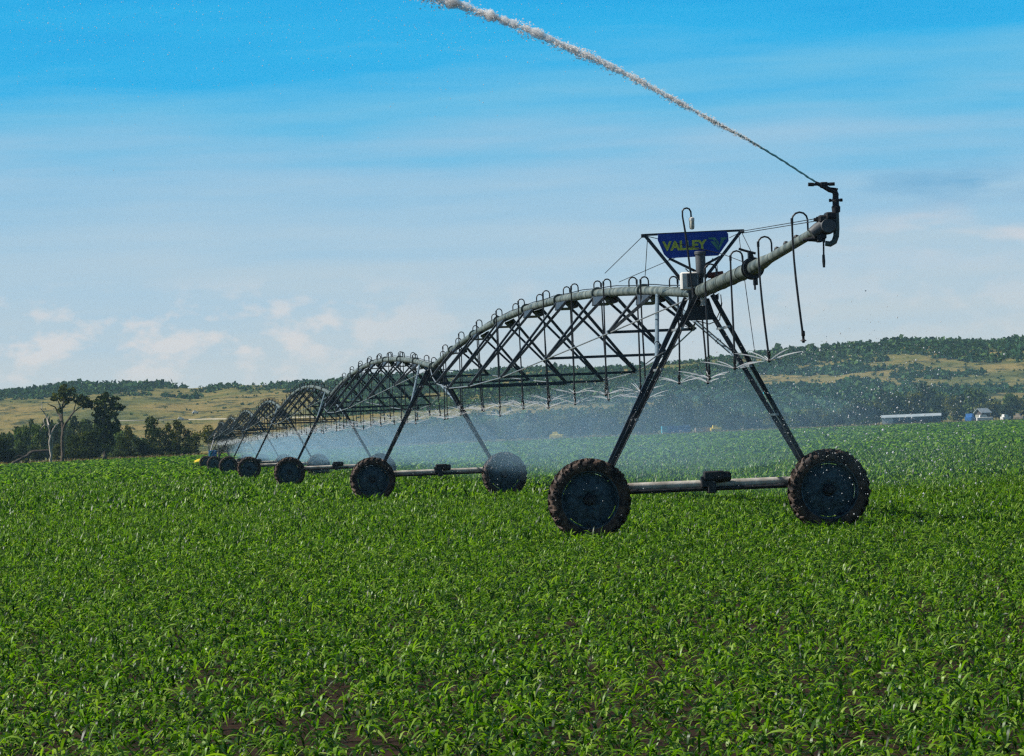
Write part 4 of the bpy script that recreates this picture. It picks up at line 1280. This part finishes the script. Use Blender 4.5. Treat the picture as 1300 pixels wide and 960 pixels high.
container(855, DE(855, 20), 6.2, 2.0, R(4), M['blue'], M['cyan'], 'blue container with a turquoise end standing at the misty field edge')
container(893, DE(893, 22), 4.6, 1.35, R(2), M['tan'], M['tan'], 'tan low trailer box right of the blue container')
vehicle('tractor', 906, DE(906, 17), 2.4, 1.5, R(3), M['yellow'], 'small yellow vehicle parked at the right end of the tan box', 'vehicle')
vehicle('tractor', 704, DE(704, 14), 2.8, 1.5, R(-10), M['yellow'], 'yellow vehicle dimly seen through the mist at the field edge', 'vehicle')
vehicle('pickup_truck', 1229, 1006, 2.4, 2.0, R(60), M['blue'], 'bright blue truck parked between the shed and the small house', 'truck')
vehicle('van', 1247, 1005, 4.0, 1.6, R(5), M['white'], 'long white vehicle in front of the small dark house', 'van')
vehicle('van', 1274, 1012, 2.2, 1.5, R(15), M['white'], 'small white vehicle near the right border of the field edge', 'van')
vehicle('van', 1291, 1016, 2.4, 1.6, R(-15), M['tan'], 'tan vehicle at the right end of the parked row', 'van')


def on_hill(px, pyt):               # ground point on the hill seen at picture (px, pyt)
    best = None
    for yy in np.linspace(1200, 2600, 700):
        p = W(px, pyt, yy); z_ = float(hz(p.x, p.y))
        if z_ >= p.z: return Vector((p.x, p.y, z_))
    return W(px, pyt, 1500)


for (px_, py_, mt, lab, nm, ct) in ((229.5, 534, M['white'], 'white vehicle on the road at the foot of the left hill', 'van', 'van'), (248, 526, M['white'], 'white vehicle parked higher on the grassy left hill', 'van', 'van')):
    p = on_hill(px_, py_); v_ = vehicle(nm, 0, 1300, 3.2, 1.6, R(8), mt, lab, ct); v_.location = p
# fence line / road as a low bank
rd_ = MB(); pr = [on_hill(x_, 533.5 - .02 * (x_ - 232)) for x_ in range(150, 420, 10)]
rd_.tube([p + Vector((0, 0, .1)) for p in pr], .45, 6)
M['road'] = simple('pale_road_bank', (.30, .27, .20), (.42, .38, .30), .05, .9)
tag(rd_.build('road', M['road'], None, 60), kind='structure')

# yellow sheeted heap near the farthest wheels
p = gpt(248, 500); hm = MB(); rr = random.Random(2); nx = 14; ny = 8; vs = []; fs = []
for j in range(ny + 1):
    for i_ in range(nx + 1):
        u_, v_ = i_ / nx * 2 - 1, j / ny * 2 - 1; e = max(0, 1 - abs(u_) ** 2.5) * max(0, 1 - abs(v_) ** 2.5)
        vs.append((u_ * .85 + rr.uniform(-.02, .02), v_ * .6, .10 + .75 * e ** .6 * (.75 + .3 * u_) + rr.uniform(-.02, .02) * e))
for j in range(ny):
    for i_ in range(nx): a_ = j * (nx + 1) + i_; fs.append((a_, a_ + 1, a_ + nx + 2, a_ + nx + 1))
hm.add(vs, fs)
hm.box((0, 0, .055), (.8, .55, .05))
o = hm.build('covered_heap', M['yellow'], None, 60, p); tag(o, 'low bright yellow covered heap left of the farthest wheels', 'covered heap')

# ------------------------------------------------------------------ haze
hbx = MB(); hbx.box((0, 1620, 99), (1500, 1780, 101))
M['haze'] = vol_mat('air_haze', .000055, (.45, .74, 1.0), .0)
o = hbx.build('haze', M['haze']); tag(o, 'thin blue air haze', 'haze', kind='stuff')

# ------------------------------------------------------------------ world and sun
SUN = Vector((-.74, -.01, .70)).normalized()
sl = bpy.data.lights.new('sun', 'SUN'); sl.energy = 5.0; sl.angle = R(.53); sl.color = (1, .95, .87)
so = bpy.data.objects.new('sun', sl); C.objects.link(so); so.rotation_euler = SUN.to_track_quat('Z', 'Y').to_euler()
w = bpy.data.worlds.new('World'); sc.world = w; w.use_nodes = True
t = w.node_tree; N = t.nodes; Lk = t.links
bg = N['Background']; bg.inputs[1].default_value = .79
sky = N.new('ShaderNodeTexSky'); sky.sky_type = 'NISHITA'; sky.sun_disc = False
sky.sun_elevation = math.asin(SUN.z); sky.sun_rotation = math.atan2(SUN.x, SUN.y)
sc1 = N.new('ShaderNodeMixRGB'); sc1.blend_type = 'MULTIPLY'; sc1.inputs[0].default_value = 1; Lk.new(sky.outputs[0], sc1.inputs[1]); sc1.inputs[2].default_value = (.035, .035, .035, 1)
tc = N.new('ShaderNodeTexCoord'); sp3 = N.new('ShaderNodeSeparateXYZ'); Lk.new(tc.outputs['Generated'], sp3.inputs[0])
mr = N.new('ShaderNodeMapRange'); Lk.new(sp3.outputs['Z'], mr.inputs[0]); mr.inputs[1].default_value = 0; mr.inputs[2].default_value = .125
# wavy wisps shift the gradient a little
mp = N.new('ShaderNodeMapping'); Lk.new(tc.outputs['Generated'], mp.inputs[0]); mp.inputs['Scale'].default_value = (9, 9, 110); mp.inputs['Rotation'].default_value = (0, R(1.4), 0)
ci = N.new('ShaderNodeTexNoise'); Lk.new(mp.outputs[0], ci.inputs[0]); ci.inputs['Scale'].default_value = 1.3; ci.inputs['Detail'].default_value = 7; ci.inputs['Roughness'].default_value = .5
ofs = N.new('ShaderNodeMath'); ofs.operation = 'MULTIPLY_ADD'; Lk.new(ci.outputs['Fac'], ofs.inputs[0]); ofs.inputs[1].default_value = -.36
addn = N.new('ShaderNodeMath'); addn.operation = 'ADD'; Lk.new(mr.outputs[0], addn.inputs[0]); addn.inputs[1].default_value = .185
Lk.new(addn.outputs[0], ofs.inputs[2])
rp = N.new('ShaderNodeValToRGB'); Lk.new(ofs.outputs[0], rp.inputs[0]); e = rp.color_ramp.elements
stops = [(0, (204, 213, 216)), (.18, (196, 210, 217)), (.36, (178, 206, 224)), (.52, (150, 198, 228)), (.66, (100, 190, 232)), (.78, (30, 178, 236)), (.90, (0, 168, 232)), (1, (0, 156, 225))]
while len(e) < len(stops): e.new(.5)
for i, (p_, c_) in enumerate(stops): e[i].position = p_; e[i].color = (*lin(*c_), 1)
# low clouds
mp2 = N.new('ShaderNodeMapping'); Lk.new(tc.outputs['Generated'], mp2.inputs[0]); mp2.inputs['Scale'].default_value = (40, 40, 75); mp2.inputs['Location'].default_value = (3.1, 0, 0)
cn = N.new('ShaderNodeTexNoise'); Lk.new(mp2.outputs[0], cn.inputs[0]); cn.inputs['Scale'].default_value = 1.6; cn.inputs['Detail'].default_value = 9; cn.inputs['Roughness'].default_value = .55
cr_ = N.new('ShaderNodeValToRGB'); Lk.new(cn.outputs['Fac'], cr_.inputs[0]); cr_.color_ramp.elements[0].position = .47; cr_.color_ramp.elements[1].position = .575
band = N.new('ShaderNodeValToRGB'); Lk.new(sp3.outputs['Z'], band.inputs[0]); be = band.color_ramp.elements
for _ in range(2): be.new(.5)
for i, (p_, v_) in enumerate([(.012, 0), (.022, .8), (.032, 1), (.043, 0)]): be[i].position = p_; be[i].color = (v_, v_, v_, 1)
cmul = N.new('ShaderNodeMath'); cmul.operation = 'MULTIPLY'; Lk.new(cr_.outputs[0], cmul.inputs[0]); Lk.new(band.outputs[0], cmul.inputs[1])
cm2 = N.new('ShaderNodeMath'); cm2.operation = 'MULTIPLY'; Lk.new(cmul.outputs[0], cm2.inputs[0]); cm2.inputs[1].default_value = .62
xm = N.new('ShaderNodeMapRange'); Lk.new(sp3.outputs['X'], xm.inputs[0]); xm.inputs[1].default_value = -.055; xm.inputs[2].default_value = -.015; xm.inputs[3].default_value = 1; xm.inputs[4].default_value = .3
cm3 = N.new('ShaderNodeMath'); cm3.operation = 'MULTIPLY'; Lk.new(cm2.outputs[0], cm3.inputs[0]); Lk.new(xm.outputs[0], cm3.inputs[1])
mxc = N.new('ShaderNodeMixRGB'); Lk.new(cm3.outputs[0], mxc.inputs[0]); Lk.new(rp.outputs[0], mxc.inputs[1]); mxc.inputs[2].default_value = (*lin(240, 228, 221), 1)
mp5 = N.new('ShaderNodeMapping'); Lk.new(tc.outputs['Generated'], mp5.inputs[0]); mp5.inputs['Scale'].default_value = (30, 30, 120); mp5.inputs['Location'].default_value = (1.7, .4, .2)
n5 = N.new('ShaderNodeTexNoise'); Lk.new(mp5.outputs[0], n5.inputs[0]); n5.inputs['Scale'].default_value = 1.5; n5.inputs['Detail'].default_value = 8
def wmask(lo, hi_, x0, x1, t0, t1):
    b_ = N.new('ShaderNodeValToRGB'); Lk.new(sp3.outputs['Z'], b_.inputs[0]); b_.color_ramp.elements.new(.5); mid_ = (lo + hi_) / 2
    for i_, (p_, v_) in enumerate([(lo, 0), (mid_, 1), (hi_, 0)]): b_.color_ramp.elements[i_].position = p_; b_.color_ramp.elements[i_].color = (v_, v_, v_, 1)
    x_ = N.new('ShaderNodeMapRange'); Lk.new(sp3.outputs['X'], x_.inputs[0]); x_.inputs[1].default_value = x0; x_.inputs[2].default_value = x1
    r_ = N.new('ShaderNodeMapRange'); Lk.new(n5.outputs['Fac'], r_.inputs[0]); r_.inputs[1].default_value = t0; r_.inputs[2].default_value = t1
    m1 = N.new('ShaderNodeMath'); m1.operation = 'MULTIPLY'; Lk.new(b_.outputs[0], m1.inputs[0]); Lk.new(x_.outputs[0], m1.inputs[1])
    m2_ = N.new('ShaderNodeMath'); m2_.operation = 'MULTIPLY'; Lk.new(m1.outputs[0], m2_.inputs[0]); Lk.new(r_.outputs[0], m2_.inputs[1]); return m2_
wa = wmask(.050, .066, .070, .105, .40, .60); mxa = N.new('ShaderNodeMixRGB'); Lk.new(wa.outputs[0], mxa.inputs[0]); Lk.new(mxc.outputs[0], mxa.inputs[1]); mxa.inputs[2].default_value = (*lin(112, 176, 216), 1)
wb = wmask(.036, .056, .050, .100, .42, .78); mxb = N.new('ShaderNodeMixRGB'); Lk.new(wb.outputs[0], mxb.inputs[0]); Lk.new(mxa.outputs[0], mxb.inputs[1]); mxb.inputs[2].default_value = (*lin(226, 220, 220), 1)
# blend to the physical sky above
hi = N.new('ShaderNodeMapRange'); Lk.new(sp3.outputs['Z'], hi.inputs[0]); hi.inputs[1].default_value = .13; hi.inputs[2].default_value = .30
fin = N.new('ShaderNodeMixRGB'); Lk.new(hi.outputs[0], fin.inputs[0]); Lk.new(mxb.outputs[0], fin.inputs[1]); Lk.new(sc1.outputs[0], fin.inputs[2])
Lk.new(fin.outputs[0], bg.inputs[0])

sc.view_settings.view_transform = 'Standard'; sc.view_settings.look = 'None'; sc.view_settings.gamma = 1; sc.view_settings.exposure = .33
sc.view_settings.use_curve_mapping = False
sc.render.engine = 'CYCLES'
cy = sc.cycles
cy.use_denoising = False
cy.pixel_filter_type = 'BLACKMAN_HARRIS'; cy.filter_width = 1.35
cy.max_bounces = 8; cy.diffuse_bounces = 3; cy.glossy_bounces = 2; cy.transmission_bounces = 3; cy.transparent_max_bounces = 32; cy.volume_bounces = 2
cy.sample_clamp_indirect = 4
